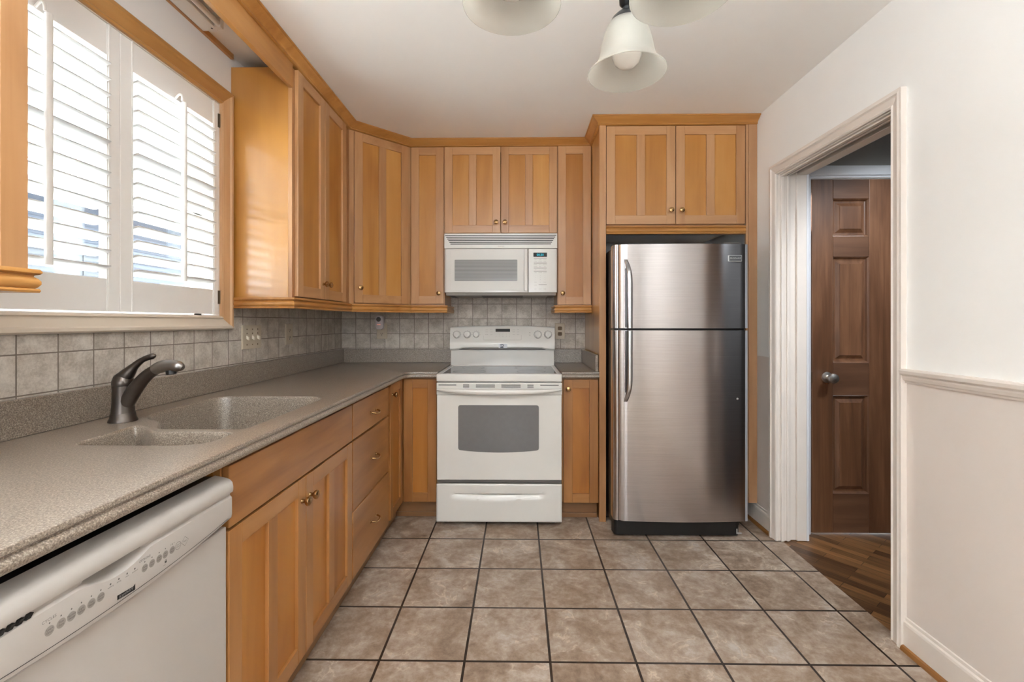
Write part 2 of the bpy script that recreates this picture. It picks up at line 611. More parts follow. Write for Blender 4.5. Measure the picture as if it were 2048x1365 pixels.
def spline(pts, n=6):
    P = [Vector(p) for p in pts]
    out = []
    for i in range(len(P) - 1):
        p0 = P[max(i - 1, 0)]; p1 = P[i]; p2 = P[i + 1]; p3 = P[min(i + 2, len(P) - 1)]
        for k in range(n):
            t = k / n
            out.append(0.5 * ((2 * p1) + (p2 - p0) * t + (2 * p0 - 5 * p1 + 4 * p2 - p3) * t * t + (3 * p1 - p0 - 3 * p2 + p3) * t ** 3))
    out.append(P[-1])
    return out


def lerp_list(vals, n):
    out = []
    for i in range(n):
        t = i / (n - 1) * (len(vals) - 1)
        k = min(int(t), len(vals) - 2)
        out.append(vals[k] + (vals[k + 1] - vals[k]) * (t - k))
    return out


def prism(bm, poly, fn, a0, a1, mi=0):
    """poly of (p, q), fn(p, q, a) -> point; extruded from a0 to a1"""
    loft(bm, [[fn(p, q, a0) for p, q in poly], [fn(p, q, a1) for p, q in poly]], mi=mi)


def fillet(poly, r, n=6):
    out = []
    L = len(poly)
    for i in range(L):
        p = Vector(poly[i]).to_2d(); a = Vector(poly[i - 1]).to_2d(); b = Vector(poly[(i + 1) % L]).to_2d()
        ri = r[i] if isinstance(r, (list, tuple)) else r
        da = (a - p); db = (b - p)
        la = min(ri, da.length * 0.45); lb = min(ri, db.length * 0.45)
        q0 = p + da.normalized() * la; q1 = p + db.normalized() * lb
        for k in range(n + 1):
            t = k / n
            v = q0 * (1 - t) ** 2 + p * 2 * t * (1 - t) + q1 * t * t
            out.append((v.x, v.y))
    return out


def rrect(x0, x1, y0, y1, r, n=5):
    return fillet([(x0, y0), (x1, y0), (x1, y1), (x0, y1)], r, n)


def inset(poly, d):
    """move a counter-clockwise outline inwards by d"""
    L = len(poly)
    out = []
    for i in range(L):
        a = Vector(poly[i - 1]); b = Vector(poly[(i + 1) % L])
        t = (b - a)
        if t.length < 1e-9:
            out.append(poly[i]); continue
        t.normalize()
        out.append((poly[i][0] - t.y * d, poly[i][1] + t.x * d))
    return out


def sweep(bm, path, prof, pre=None, post=None, mi=0):
    """path: (x, y) points; prof: (outward, z); outward is to the right of travel, mitred"""
    P = [Vector(p) for p in path]
    E = ([Vector(pre)] if pre else [P[0] - (P[1] - P[0])]) + P + ([Vector(post)] if post else [P[-1] + (P[-1] - P[-2])])
    rings = []
    for i in range(1, len(E) - 1):
        d0 = (E[i] - E[i - 1]).normalized(); d1 = (E[i + 1] - E[i]).normalized()
        n0 = Vector((d0.y, -d0.x)); n1 = Vector((d1.y, -d1.x))
        m = (n0 + n1)
        m = m / max(m.length_squared / 2, 1e-6)
        rings.append([(E[i].x + m.x * o, E[i].y + m.y * o, z) for o, z in prof])
    loft(bm, rings, mi=mi)


def text_into(bm, s, fn, size, mi=0, align='LEFT', depth=0.0004, shear=0.0):
    cu = bpy.data.curves.new('tmp_text', 'FONT')
    cu.body = s
    cu.size = size
    cu.align_x = align
    cu.shear = shear
    cu.resolution_u = 2
    o = bpy.data.objects.new('tmp_text', cu)
    COL.objects.link(o)
    dg = bpy.context.evaluated_depsgraph_get()
    me = o.evaluated_get(dg).to_mesh()
    vs = [fn(v.co.x, v.co.y, depth) for v in me.vertices]
    fs = [tuple(p.vertices) for p in me.polygons]
    addf(bm, vs, fs, mi)
    o.evaluated_get(dg).to_mesh_clear()
    bpy.data.objects.remove(o)
    bpy.data.curves.remove(cu)


def obj(name, bm, mats, parent=None, bevel=0.0, smooth=False, seg=2):
    root = parent
    org = Vector((0, 0, 0))
    while root is not None:
        org += root.location
        root = root.parent
    if bm.faces:
        bmesh.ops.recalc_face_normals(bm, faces=bm.faces)
    me = bpy.data.meshes.new(name)
    bm.to_mesh(me)
    bm.free()
    o = bpy.data.objects.new(name, me)
    COL.objects.link(o)
    if parent is not None:
        me.transform(Matrix.Translation(-org))
        o.parent = parent
    for m in (mats if isinstance(mats, (list, tuple)) else [mats]):
        me.materials.append(m)
    if smooth:
        me.shade_smooth()
        me.set_sharp_from_angle(angle=math.radians(38))
    if bevel:
        md = o.modifiers.new('edge', 'BEVEL')
        md.width = bevel
        md.segments = seg
        md.limit_method = 'ANGLE'
        md.angle_limit = math.radians(40)
        md.harden_normals = False
    return o


def thing(name, label, cat, loc=(0, 0, 0), group=None):
    o = bpy.data.objects.new(name, None)
    o.empty_display_size = 0.05
    o.location = loc
    COL.objects.link(o)
    o['label'] = label
    o['category'] = cat
    if group:
        o['group'] = group
    return o


def tag(o, label, cat, group=None):
    o['label'] = label
    o['category'] = cat
    if group:
        o['group'] = group
    return o


def struct(name, bm, mats, **kw):
    o = obj(name, bm, mats, **kw)
    if o.parent is None:
        o['kind'] = 'structure'
    return o


# ------------------------------------------------------------------ key planes
XL, XR, YB, ZC = -1.345, 1.452, 3.45, 2.475
YF = -3.4            # wall behind the photographer
XH = XR + 0.157      # hall face of the right wall

# ------------------------------------------------------------------ room shell
bm = nb(); bx(bm, XL - 0.15, XR + 0.02, YF - 0.15, YB + 0.15, -0.1, 0)
struct('floor', bm, M_FLOOR)
bm = nb(); bx(bm, XR + 0.02, 3.5, -3.6, YB + 0.15, -0.1, -0.004)
struct('floor_hall', bm, M_PARQ)
bm = nb(); bx(bm, XL - 0.15, XR + 0.157, YF - 0.15, YB + 0.15, ZC, ZC + 0.1)
struct('ceiling', bm, M_CEIL)
bm = nb(); bx(bm, XL - 0.15, 3.5, YB, YB + 0.15, 0, ZC)
struct('wall_back', bm, M_WALL)
WY0, WY1, WZ0, WZ1 = 1.005, 2.028, 1.25, 2.205
bm = nb()
x0, x1 = XL - 0.15, XL
bx(bm, x0, x1, YF, WY0, 0, ZC); bx(bm, x0, x1, WY1, YB, 0, ZC)
bx(bm, x0, x1, WY0, WY1, 0, WZ0); bx(bm, x0, x1, WY0, WY1, WZ1, ZC)
struct('wall_left', bm, M_WALL)
OY0, OY1, OZ = 1.787, 2.572, 2.045
RZ = 1.02
bm = nb()
for a, b_ in ((YF, OY0 - 0.02), (OY1 + 0.02, YB)):
    bx(bm, XR, XH, a, b_, RZ, ZC, 0)
    bx(bm, XR, XH, a, b_, 0, RZ, 1)
bx(bm, XR, XH, OY0 - 0.02, OY1 + 0.02, OZ + 0.02, ZC, 0)
struct('wall_right', bm, [M_WALL, M_WALLLOW])
bm = nb()
PX0, PX1, PZ0, PZ1 = -0.75, 0.45, 1.0, 2.1
bx(bm, XL, PX0, YF - 0.15, YF, 0, ZC); bx(bm, PX1, XR, YF - 0.15, YF, 0, ZC)
bx(bm, PX0, PX1, YF - 0.15, YF, PZ1, ZC); bx(bm, PX0, PX1, YF - 0.15, YF, 0, PZ0)
struct('wall_front', bm, M_WALL)
bm = nb()
for a in (PX0, -0.08, PX1 - 0.06):
    bx(bm, a, a + 0.06, YF - 0.1, YF - 0.05, PZ0, PZ1)
bx(bm, PX0, PX1, YF - 0.1, YF - 0.05, PZ0, PZ0 + 0.08); bx(bm, PX0, PX1, YF - 0.1, YF - 0.05, PZ1 - 0.08, PZ1)
struct('window_2', bm, M_TRIM)
# hall beyond the doorway
HY = 2.668
bm = nb()
bx(bm, XH, 1.675, HY, HY + 0.1, 0, ZC); bx(bm, 2.47, 3.4, HY, HY + 0.1, 0, ZC); bx(bm, 1.675, 2.47, HY, HY + 0.1, 2.055, ZC)
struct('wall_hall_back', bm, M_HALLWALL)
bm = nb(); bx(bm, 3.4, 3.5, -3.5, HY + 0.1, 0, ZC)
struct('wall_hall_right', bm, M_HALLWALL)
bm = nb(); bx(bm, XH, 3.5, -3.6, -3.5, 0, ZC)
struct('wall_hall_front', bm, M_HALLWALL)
bm = nb(); bx(bm, XH, 3.5, -3.6, HY + 0.1, ZC, ZC + 0.1)
struct('ceiling_hall', bm, M_CEIL)

# doorway: jambs of the pocket door frame
bm = nb()
for a, b_, dep in ((XR - 0.0, XR + 0.068, 0), (XR + 0.068, XR + 0.104, 0.012), (XR + 0.104, XH, 0)):
    bx(bm, a, b_, OY1 + dep, OY1 + 0.02, 0, OZ + 0.02)      # far jamb
    bx(bm, a, b_, OY0 - 0.02, OY0 - dep, 0, OZ + 0.02)      # near jamb
bx(bm, XR, XR + 0.068, OY0, OY1, OZ, OZ + 0.02); bx(bm, XR + 0.104, XH, OY0, OY1, OZ, OZ + 0.02)
bx(bm, XR + 0.012, XR + 0.03, OY1 - 0.008, OY1, 0, OZ); bx(bm, XR + 0.045, XR + 0.058, OY1 - 0.006, OY1, 0, OZ)
bx(bm, XR + 0.012, XR + 0.03, OY0, OY1, OZ - 0.008, OZ); bx(bm, XR + 0.045, XR + 0.058, OY0, OY1, OZ - 0.006, OZ)
struct('trim_1', bm, M_TRIM, bevel=0.002)
bm = nb(); bx(bm, XR + 0.069, XR + 0.103, OY0, OY1, OZ + 0.019, OZ + 0.0199)
struct('trim_2', bm, M_DARK)
# casing around the doorway, kitchen side
CPROF = [(0, 0), (0.0, 0.012), (0.006, 0.017), (0.012, 0.013), (0.016, 0.014), (0.036, 0.018), (0.042, 0.024), (0.05, 0.022), (0.058, 0.022), (0.058, 0)]


def casing(name, y0, y1, zt, mat, xface, sgn):
    """profile swept up, over and down around an opening in a wall whose face is at xface"""
    bm = nb()
    rings = []
    for (yy, zz, dy, dz) in ((y0, 0.0, -1, 0), (y0, zt, -1, 1), (y1, zt, 1, 1), (y1, 0.0, 1, 0)):
        rings.append([(xface + sgn * h, yy + dy * w, zz + dz * w) for w, h in CPROF])
    loft(bm, rings)
    return struct(name, bm, mat)


casing('trim_3', OY0, OY1, OZ + 0.004, M_TRIM, XR, -1)
casing('trim_4', OY0, OY1, OZ + 0.004, M_TRIMW, XH, 1)
# chair rail and baseboard on the right wall
bm = nb()
cr = [(0, 0.997), (0.006, 0.997), (0.008, 1.004), (0.014, 1.008), (0.018, 1.018), (0.018, 1.024), (0.028, 1.032), (0.03, 1.044), (0.026, 1.05), (0, 1.05)]
sweep(bm, [(XR, OY0 - 0.058), (XR, YF)], cr)
struct('trim_5', bm, M_TRIM)
bp_ = [(0, 0), (0.013, 0), (0.013, 0.095), (0.011, 0.103), (0.006, 0.108), (0.005, 0.118), (0, 0.12)]
bm = nb()
sweep(bm, [(XR, OY0 - 0.058), (XR, YF)], bp_)
struct('baseboard_right', bm, M_TRIM)
bm = nb()
sweep(bm, [(XR, YB), (XR, OY1 + 0.058)], bp_)
struct('baseboard_right_far', bm, M_TRIM)
sh = [(0.013, 0), (0.026, 0), (0.025, 0.008), (0.021, 0.015), (0.013, 0.018)]
bm = nb(); sweep(bm, [(XR, OY0 - 0.058), (XR, YF)], sh); sweep(bm, [(XR, YB), (XR, OY1 + 0.058)], sh)
struct('trim_6', bm, SHOE)

# hall door
d = bpy.data.objects.new('door_1', None); COL.objects.link(d); d.location = (1.69, HY, 0); d['kind'] = 'structure'
DX0, DX1, DZ0, DZ1 = 1.690, 2.455, 0.008, 2.047
DYF = HY - 0.012
bm = nb()
st, mid, rails = 0.122, 0.128, ((0.008, 0.235), (0.80, 0.99), (1.60, 1.72), (1.935, 2.047))
xs = [DX0 + st, DX0 + st + 0.205, DX0 + st + 0.205 + mid, DX1 - st]
bx(bm, DX0, xs[0], DYF, DYF + 0.04, DZ0, DZ1); bx(bm, xs[3], DX1, DYF, DYF + 0.04, DZ0, DZ1); bx(bm, xs[1], xs[2], DYF, DYF + 0.04, DZ0, DZ1)
for a, b_ in rails:
    for c0, c1 in ((xs[0], xs[1]), (xs[2], xs[3])):
        bx(bm, c0, c1, DYF + 0.0005, DYF + 0.04, a, b_, 1)
obj('door_leaf', bm, [DOORW, DOORWX], d, bevel=0.003)
for c0, c1 in ((xs[0], xs[1]), (xs[2], xs[3])):
    for z0, z1 in ((0.235, 0.80), (0.99, 1.60), (1.72, 1.935)):
        bm = nb()
        rings = []
        for i_, y_ in ((0.0, 0.002), (0.006, 0.009), (0.010, 0.017), (0.016, 0.018), (0.022, 0.018), (0.040, 0.008), (0.042, 0.005)):
            rings.append([(c0 + i_, DYF + y_, z0 + i_), (c1 - i_, DYF + y_, z0 + i_), (c1 - i_, DYF + y_, z1 - i_), (c0 + i_, DYF + y_, z1 - i_)])
        vv = loft(bm, rings, cap=False)
        bm.faces.new(vv[-1])
        obj('door_panel', bm, DOORW, d)
bm = nb()
kx, kz = DX0 + 0.085, 0.905
lathe(bm, [(0.030, 0), (0.032, 0.003), (0.03, 0.008), (0.014, 0.011), (0.011, 0.03), (0.014, 0.036), (0.025, 0.042), (0.029, 0.055), (0.026, 0.066), (0.012, 0.071), (0, 0.072)], (kx, DYF, kz), (0, -1, 0))
obj('door_knob', bm, M_NICKEL, d, smooth=True)
bm = nb(); bx(bm, DX0 - 0.006, DX0 + 0.002, DYF - 0.001, DYF + 0.02, kz - 0.03, kz + 0.03)
obj('latch_plate', bm, M_HINGE, d)
# casing round the hall door
bm = nb()
for a, b_ in ((XH + 0.012, DX0 - 0.008), (DX1 + 0.008, DX1 + 0.075)):
    bx(bm, a, b_, HY - 0.018, HY, 0, 2.055 + 0.07)
    bx(bm, a + 0.012, b_ - 0.012, HY - 0.026, HY - 0.018, 0, 2.055 + 0.058)
bx(bm, DX0 - 0.008, DX1 + 0.008, HY - 0.018, HY, 2.055, 2.125); bx(bm, DX0 - 0.02, DX1 + 0.02, HY - 0.026, HY - 0.018, 2.067, 2.113)
struct('trim_7', bm, M_TRIMW, bevel=0.003)

# tiled backsplash on both walls
T = 0.006
bm = nb()
bx(bm, XL, 0.499, YB - T, YB, 1.0, 1.42); bx(bm, -0.52, 0.28, YB - T, YB, 1.42, 1.5)
struct('trim_8', bm, M_TILEB)
bm = nb()
bx(bm, XL, XL + T, 0.3, YB - T, 1.0, 1.19); bx(bm, XL, XL + T, 2.115, YB - T, 1.19, 1.40)
struct('trim_9', bm, M_TILEL)

# window: casing, frame and pane
w = bpy.data.objects.new('window_1', None); COL.objects.link(w); w.location = (XL, 1.516, WZ0); w['kind'] = 'structure'
WP = [(0, 0), (0, 0.014), (0.008, 0.018), (0.014, 0.012), (0.02, 0.013), (0.05, 0.02), (0.056, 0.026), (0.068, 0.026), (0.075, 0.02), (0.075, 0)]


def wpiece(name, a, b_, mat):
    """a, b_: (y, z, dy, dz) ends of one mitred casing length"""
    bm = nb()
    loft(bm, [[(XL + h, q[0] + q[2] * wd, q[1] + q[3] * wd) for wd, h in WP] for q in (a, b_)])
    return obj(name, bm, mat, w)


cTL = (WY0, WZ1, -1, 1); cTR = (WY1, WZ1, 1, 1); cBR = (WY1, WZ0, 1, -0.78); cBL = (WY0, WZ0, -1, -0.78)
wpiece('casing_top', cTL, cTR, WCAS)
wpiece('casing_side', cTR, cBR, WCASZ)
wpiece('casing_side', cBL, cTL, WCASZ)
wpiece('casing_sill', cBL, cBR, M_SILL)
bm = nb()
xa, xb = XL - 0.12, XL - 0.075
for (y0, y1, z0, z1) in ((WY0, WY0 + 0.05, WZ0, WZ1), (WY1 - 0.05, WY1, WZ0, WZ1), (WY0, WY1, WZ0, WZ0 + 0.05), (WY0, WY1, WZ1 - 0.05, WZ1), (WY0, WY1, 1.70, 1.74)):
    bx(bm, xa, xb, y0, y1, z0, z1)
obj('sash', bm, M_TRIM, w)
bm = nb(); bx(bm, XL - 0.1, XL - 0.096, WY0 + 0.04, WY1 - 0.04, WZ0 + 0.04, WZ1 - 0.04)
obj('pane', bm, M_PANE, w)
bm = nb()
for (y0, y1, z0, z1) in ((WY0 - 0.001, WY0 + 0.004, WZ0, WZ1), (WY1 - 0.004, WY1 + 0.001, WZ0, WZ1), (WY0, WY1, WZ0 - 0.001, WZ0 + 0.004), (WY0, WY1, WZ1 - 0.004, WZ1 + 0.001)):
    bx(bm, XL - 0.075, XL + 0.004, y0, y1, z0, z1)
obj('reveal', bm, M_TRIM, w)


# two plantation shutters
def shutter(y0, y1, oy0, oy1, label, hinge_right):
    t = thing('plantation_shutter', label, 'shutter', (XL, (y0 + y1) / 2, WZ0 + 0.006), 'plantation shutters in the kitchen window')
    xb, xf = XL - 0.024, XL + 0.004
    z0, z1 = WZ0 + 0.010, WZ1 - 0.006
    oz0, oz1 = 1.367, 2.096
    bm = nb()
    bx(bm, xb, xf, y0, oy0, z0, z1); bx(bm, xb, xf, oy1, y1, z0, z1)
    bx(bm, xb + 0.001, xf - 0.001, oy0, oy1, z0, oz0); bx(bm, xb + 0.001, xf - 0.001, oy0, oy1, oz1, z1)
    # bead along the stiles
    bx(bm, xf, xf + 0.003, oy1 + 0.004, oy1 + 0.009, z0, z1); bx(bm, xf, xf + 0.003, oy0 - 0.009, oy0 - 0.004, z0, z1)
    obj('shutter_frame', bm, M_SHUT, t, bevel=0.0015)
    bm = nb()
    tilt = math.radians(17)
    for k in range(14):
        zc = 2.058 - 0.0508 * k
        ring = []
        for (a, h) in ((-0.032, 0.0), (-0.022, 0.0035), (0, 0.0045), (0.022, 0.0038), (0.0312, 0.0022), (0.032, 0.001), (0.032, -0.001), (0.0312, -0.0022), (0.022, -0.0038), (0, -0.0045), (-0.022, -0.0035)):
            ring.append((XL - 0.010 + a * math.cos(tilt) - h * math.sin(tilt), zc + a * math.sin(tilt) + h * math.cos(tilt)))
        loft(bm, [[(p, yy, q) for p, q in ring] for yy in (oy0 + 0.002, oy1 - 0.002)])
    obj('slats', bm, M_SLAT, t)
    bm = nb()
    ym = (oy0 + oy1) / 2
    tube(bm, [(XL + 0.03, ym, 1.385), (XL + 0.03, ym, 2.088)], 0.0095, 12)
    obj('tilt_rod', bm, M_SHUT, t, smooth=True)
    bm = nb()
    tube(bm, spline([(XL + 0.004, ym - 0.012, 2.10), (XL + 0.02, ym - 0.012, 2.115), (XL + 0.03, ym - 0.012, 2.108), (XL + 0.03, ym - 0.01, 2.09)]), 0.004, 8)
    obj('rod_catch', bm, M_SHUT, t, smooth=True)
    yh = y1 if hinge_right else y0
    for zh in (1.335, 2.125):
        bm = nb()
        bx(bm, XL + 0.001, XL + 0.0065, yh - 0.006, yh + 0.006, zh - 0.03, zh + 0.03)
        tube(bm, [(XL + 0.008, yh, zh - 0.03), (XL + 0.008, yh, zh + 0.03)], 0.003, 8)
        obj('hinge', bm, M_HINGE, t)
    return t


shutter(1.5185, 2.022, 1.571, 1.984, 'white louvered shutter panel beside the honey maple wall cabinet', True)
shutter(1.011, 1.5165, 1.05, 1.468, 'white louvered shutter panel partly hidden by the nearest wall cabinet', False)

# outside: neighbouring house and yard
t = thing('neighbouring_house', 'pale blue sided house seen through the gaps of the shutters', 'house', (-6.4, 4.5, -0.4))
bm = nb()
bx(bm, -9, -6.4, 1.0, 9.0, -0.4, 3.0)
for k in range(17):
    bx(bm, -6.4, -6.385, 1.0, 9.0, -0.4 + 0.2 * k, -0.4 + 0.2 * k + 0.03)
obj('house_wall', bm, M_SIDING, t)
bm = nb()
prism(bm, [(-9.4, 2.95), (-6.0, 2.95), (-6.0, 3.05), (-7.7, 4.3), (-9.4, 3.05)], lambda p, q, a: (p, a, q), 0.8, 9.2)
obj('house_roof', bm, M_ROOF, t)
for yy in (4.2, 5.6, 6.6):
    bm = nb(); bx(bm, -6.39, -6.37, yy, yy + 0.5, 1.0, 2.2)
    obj('house_window', bm, M_EXTW, t)
bm = nb(); bx(bm, -12, -1.6, -6, 12, -0.5, -0.4)
struct('ground_outside', bm, M_YARD)
bm = nb(); bx(bm, -6, 6, -14, YF - 0.2, -0.2, -0.1)
struct('ground_patio', bm, M_YARD)


# ------------------------------------------------------------------ cabinets
class Frame:
    """local frame of a cabinet front: u along the front, n outwards, z up"""
    def __init__(s, o, u, n, matH, matV=None, matP=None):
        s.matV = matV or FRZ; s.matP = matP or PNZ
        s.o = Vector(o); s.u = Vector(u); s.n = Vector(n); s.matH = matH

    def p(s, u, n, z):
        v = s.o + s.u * u + s.n * n
        return (v.x, v.y, z)

    def box(s, bm, u0, u1, n0, n1, z0, z1, mi=0):
        bx(bm, u0, u1, n0, n1, z0, z1, mi, xf=lambda a, b, c: s.p(a, b, c))


FL_UP = Frame((-1.057, 0), (0, 1), (1, 0), FRY)          # left wall cabinets, frame face
FB_UP = Frame((0, 3.14), (1, 0), (0, -1), FRX)           # back wall cabinets
FL_LO = Frame((-0.735, 0), (0, 1), (1, 0), BRY, BRZ, BPZ)
FB_LO = Frame((0, 2.84), (1, 0), (0, -1), BRX, BRZ, BPZ)
FB_FR = Frame((0, 2.82), (1, 0), (0, -1), FRX)
q = math.sqrt(0.5)
DG0 = Vector((-1.057, 2.835)); DG1 = Vector((-0.745, 3.14))
dgu = (DG1 - DG0).normalized()
FD_UP = Frame(DG0, dgu, (dgu.y, -dgu.x), FRX)


def knob(fr, u, z, parent, n0=0.018):
    bm = nb()
    o = fr.p(u, n0, z)
    lathe(bm, [(0.008, 0), (0.0075, 0.004), (0.006, 0.010), (0.0075, 0.014), (0.013, 0.018), (0.0155, 0.023), (0.0145, 0.028), (0.009, 0.031), (0, 0.0318)], o, (fr.n.x, fr.n.y, 0), n=20)
    return obj('knob', bm, M_BRASS, parent, smooth=True)


def cab_door(fr, u0, u1, z0, z1, npan, parent, kn=None, stile=0.053, mid=0.05, T=0.019):
    bm = nb()
    fr.box(bm, u0, u0 + stile, 0.001, T, z0, z1, 0)
    fr.box(bm, u1 - stile, u1, 0.001, T, z0, z1, 0)
    fr.box(bm, u0 + stile, u1 - stile, 0.001, T - 0.0003, z0, z0 + stile, 1)
    fr.box(bm, u0 + stile, u1 - stile, 0.001, T - 0.0003, z1 - stile, z1, 1)
    cols = [(u0 + stile, u1 - stile)]
    if npan == 2:
        c = (u0 + u1) / 2
        fr.box(bm, c - mid / 2, c + mid / 2, 0.001, T - 0.0002, z0 + stile, z1 - stile, 0)
        cols = [(u0 + stile, c - mid / 2), (c + mid / 2, u1 - stile)]
    d = obj('door', bm, [fr.matV, fr.matH], parent, bevel=0.0016)
    for a, b_ in cols:
        bm = nb(); fr.box(bm, a - 0.003, b_ + 0.003, 0.002, 0.0095, z0 + stile - 0.003, z1 - stile + 0.003)
        obj('panel', bm, fr.matP, d)
    if kn:
        knob(fr, kn[0], kn[1], d)
    return d


def carcass(fr, u0, u1, dep, z0, z1, parent, rails=(), stiles=(), sides=True, top=True, t=0.016, side_mat=None):
    """hollow box with a face frame; frame stiles 4 cm"""
    bm = nb()
    fr.box(bm, u0, u0 + t, -dep, -0.018, z0, z1, 1); fr.box(bm, u1 - t, u1, -dep, -0.018, z0, z1, 1)
    fr.box(bm, u0 + t, u1 - t, -dep, -0.018, z0, z0 + t, 1)
    fr.box(bm, u0 + t, u1 - t, -dep, -dep + 0.006, z0 + t, z1, 1)
    if top:
        fr.box(bm, u0 + t, u1 - t, -dep, -0.018, z1 - t, z1, 1)
    fw = min(0.04, (u1 - u0) * 0.2)
    for a, b_ in [(u0, u0 + fw), (u1 - fw, u1)] + [(s_ - 0.02, s_ + 0.02) for s_ in stiles]:
        fr.box(bm, a, b_, -0.018, 0, z0, z1, 0)
    for a, b_ in [(z0, z0 + 0.035), (z1 - 0.035, z1)] + [(r_ - 0.015, r_ + 0.015) for r_ in rails]:
        fr.box(bm, u0 + fw, u1 - fw, -0.018, -0.0004, a, b_, 2)
    return obj('carcass', bm, [fr.matV, side_mat or SIDE, fr.matH], parent, bevel=0.001)


RAIL = [(-0.02, 1.338), (0.021, 1.338), (0.0235, 1.334), (0.0235, 1.330), (0.0205, 1.327), (0.015, 1.325), (0.014, 1.322), (0.019, 1.318), (0.0225, 1.312), (0.0225, 1.306),
        (0.019, 1.300), (0.0155, 1.297), (0.0205, 1.296), (0.022, 1.292), (0.0205, 1.288), (-0.02, 1.288)]


def rail_part(parent, path, pre=None, post=None, mat=TRY):
    bm = nb(); sweep(bm, path, RAIL, pre, post)
    return obj('light_rail', bm, mat, parent, smooth=True)


ZU0, ZU1 = 1.338, 2.428
# --- left wall cabinet, two doors
t = thing('wall_cabinet', 'tall two-door maple wall cabinet right of the shuttered window, shiny side panel', 'cabinet', (-1.2, 2.47, ZU0))
carcass(FL_UP, 2.115, 2.83, 0.287, ZU0, ZU1 - 0.012, t)
cab_door(FL_UP, 2.135, 2.432, 1.345, 2.412, 1, t, (2.405, 1.425), T=0.02)
cab_door(FL_UP, 2.436, 2.735, 1.345, 2.412, 1, t, (2.462, 1.425), T=0.02)
rail_part(t, [(XL + T + 0.001, 2.115), (-1.057, 2.115), (-1.057, 2.83)], post=(DG1.x, DG1.y))
# --- diagonal corner cabinet
t = thing('corner_wall_cabinet', 'maple wall cabinet set diagonally across the corner, one two-panel door', 'cabinet', (-1.1, 3.15, ZU0))
bm = nb()
poly = [(DG0.x, DG0.y), (DG1.x, DG1.y), (-0.745, YB - T - 0.001), (XL + T + 0.001, YB - T - 0.001), (XL + T + 0.001, 2.835)]
prism(bm, poly, lambda p, q_, a: (p, q_, a), ZU0, ZU1)
obj('carcass', bm, FRZ, t, bevel=0.001)
LD = (DG1 - DG0).length
cab_door(FD_UP, 0.028, LD - 0.028, 1.345, 2.42, 2, t, (0.028 + 0.03, 1.44))
rail_part(t, [tuple(DG0), tuple(DG1)], pre=(-1.057, 2.0), post=(0.0, 3.14), mat=TRX)
# --- narrow cabinet left of the microwave
t = thing('wall_cabinet', 'narrow single-door maple wall cabinet between corner cabinet and microwave', 'cabinet', (-0.62, 3.3, ZU0))
carcass(FB_UP, -0.744, -0.509, 0.30, ZU0, ZU1, t)
cab_door(FB_UP, -0.7365, -0.5145, 1.348, 2.423, 1, t, (-0.5145 - 0.03, 1.42))
rail_part(t, [(-0.745, 3.14), (-0.509, 3.14), (-0.509, YB - T)], pre=tuple(DG0), mat=TRX)
# --- over the microwave
t = thing('wall_cabinet', 'short two-door maple wall cabinet directly above the white microwave', 'cabinet', (-0.12, 3.3, 1.82))
carcass(FB_UP, -0.5085, 0.2655, 0.30, 1.82, ZU1, t)
cab_door(FB_UP, -0.506, -0.1245, 1.833, 2.424, 2, t, (-0.1245 - 0.028, 1.905))
cab_door(FB_UP, -0.1205, 0.262, 1.833, 2.424, 2, t, (-0.1205 + 0.028, 1.905))
# --- narrow cabinet right of the microwave
t = thing('wall_cabinet', 'narrow single-door maple wall cabinet between microwave and tall fridge panel', 'cabinet', (0.38, 3.3, ZU0))
carcass(FB_UP, 0.266, 0.498, 0.30, ZU0, ZU1, t)
cab_door(FB_UP, 0.270, 0.493, 1.343, 2.426, 1, t, (0.270 + 0.03, 1.42))
rail_part(t, [(0.266, YB - T), (0.266, 3.14), (0.498, 3.14)], mat=TRX)
# --- near-left cabinet, only its edge is in view
t = thing('wall_cabinet', 'maple wall cabinet closest to the camera, left of the window, only its edge showing', 'cabinet', (-1.2, 0.6, ZU0))
carcass(FL_UP, 0.30, 0.951, 0.287, ZU0, ZU1, t)
cab_door(FL_UP, 0.31, 0.608, 1.345, 2.42, 1, t)
cab_door(FL_UP, 0.612, 0.951, 1.332, 2.42, 1, t, T=0.02)
rail_part(t, [(-1.057, 0.30), (-1.057, 0.953), (XL + 0.001, 0.953)])
# --- over the fridge
t = thing('wall_cabinet', 'deep two-door maple cabinet above the stainless refrigerator', 'cabinet', (0.96, 3.1, 1.815))
carcass(FB_FR, 0.536, 1.384, 0.62, 1.815, ZU1, t)
cab_door(FB_FR, 0.538, 0.9575, 1.823, 2.423, 2, t, (0.9575 - 0.03, 1.905))
cab_door(FB_FR, 0.962, 1.380, 1.823, 2.423, 2, t, (0.962 + 0.03, 1.905))
bm = nb(); sweep(bm, [(0.536, 2.82), (1.384, 2.82)], [(o, z + 0.4745) for o, z in RAIL])
obj('light_rail', bm, TRX, t, smooth=True)
# --- tall panel and filler of the fridge bay
t = thing('end_panel', 'tall maple panel standing on the floor left of the refrigerator', 'panel', (0.517, 3.1, 0))
bm = nb(); bx(bm, 0.4995, 0.518, 2.82, YB - T - 0.001, 0, ZU1)
obj('panel_board', bm, SIDE, t)
bm = nb(); bx(bm, 0.494, 0.535, 2.80, 2.82, 0, ZU1)
obj('face_stile', bm, FRZ, t, bevel=0.0015)
t = thing('filler_strip', 'narrow upright maple strip between refrigerator bay and white wall', 'panel', (1.42, 2.81, 0.112))
bm = nb(); bx(bm, 1.385, 1.40, 2.80, 2.82, 0.122, ZU1); bx(bm, 1.4005, XR - 0.0005, 2.797, 2.82, 0.122, ZU1)
obj('face_stile', bm, TRZ, t, bevel=0.0015)

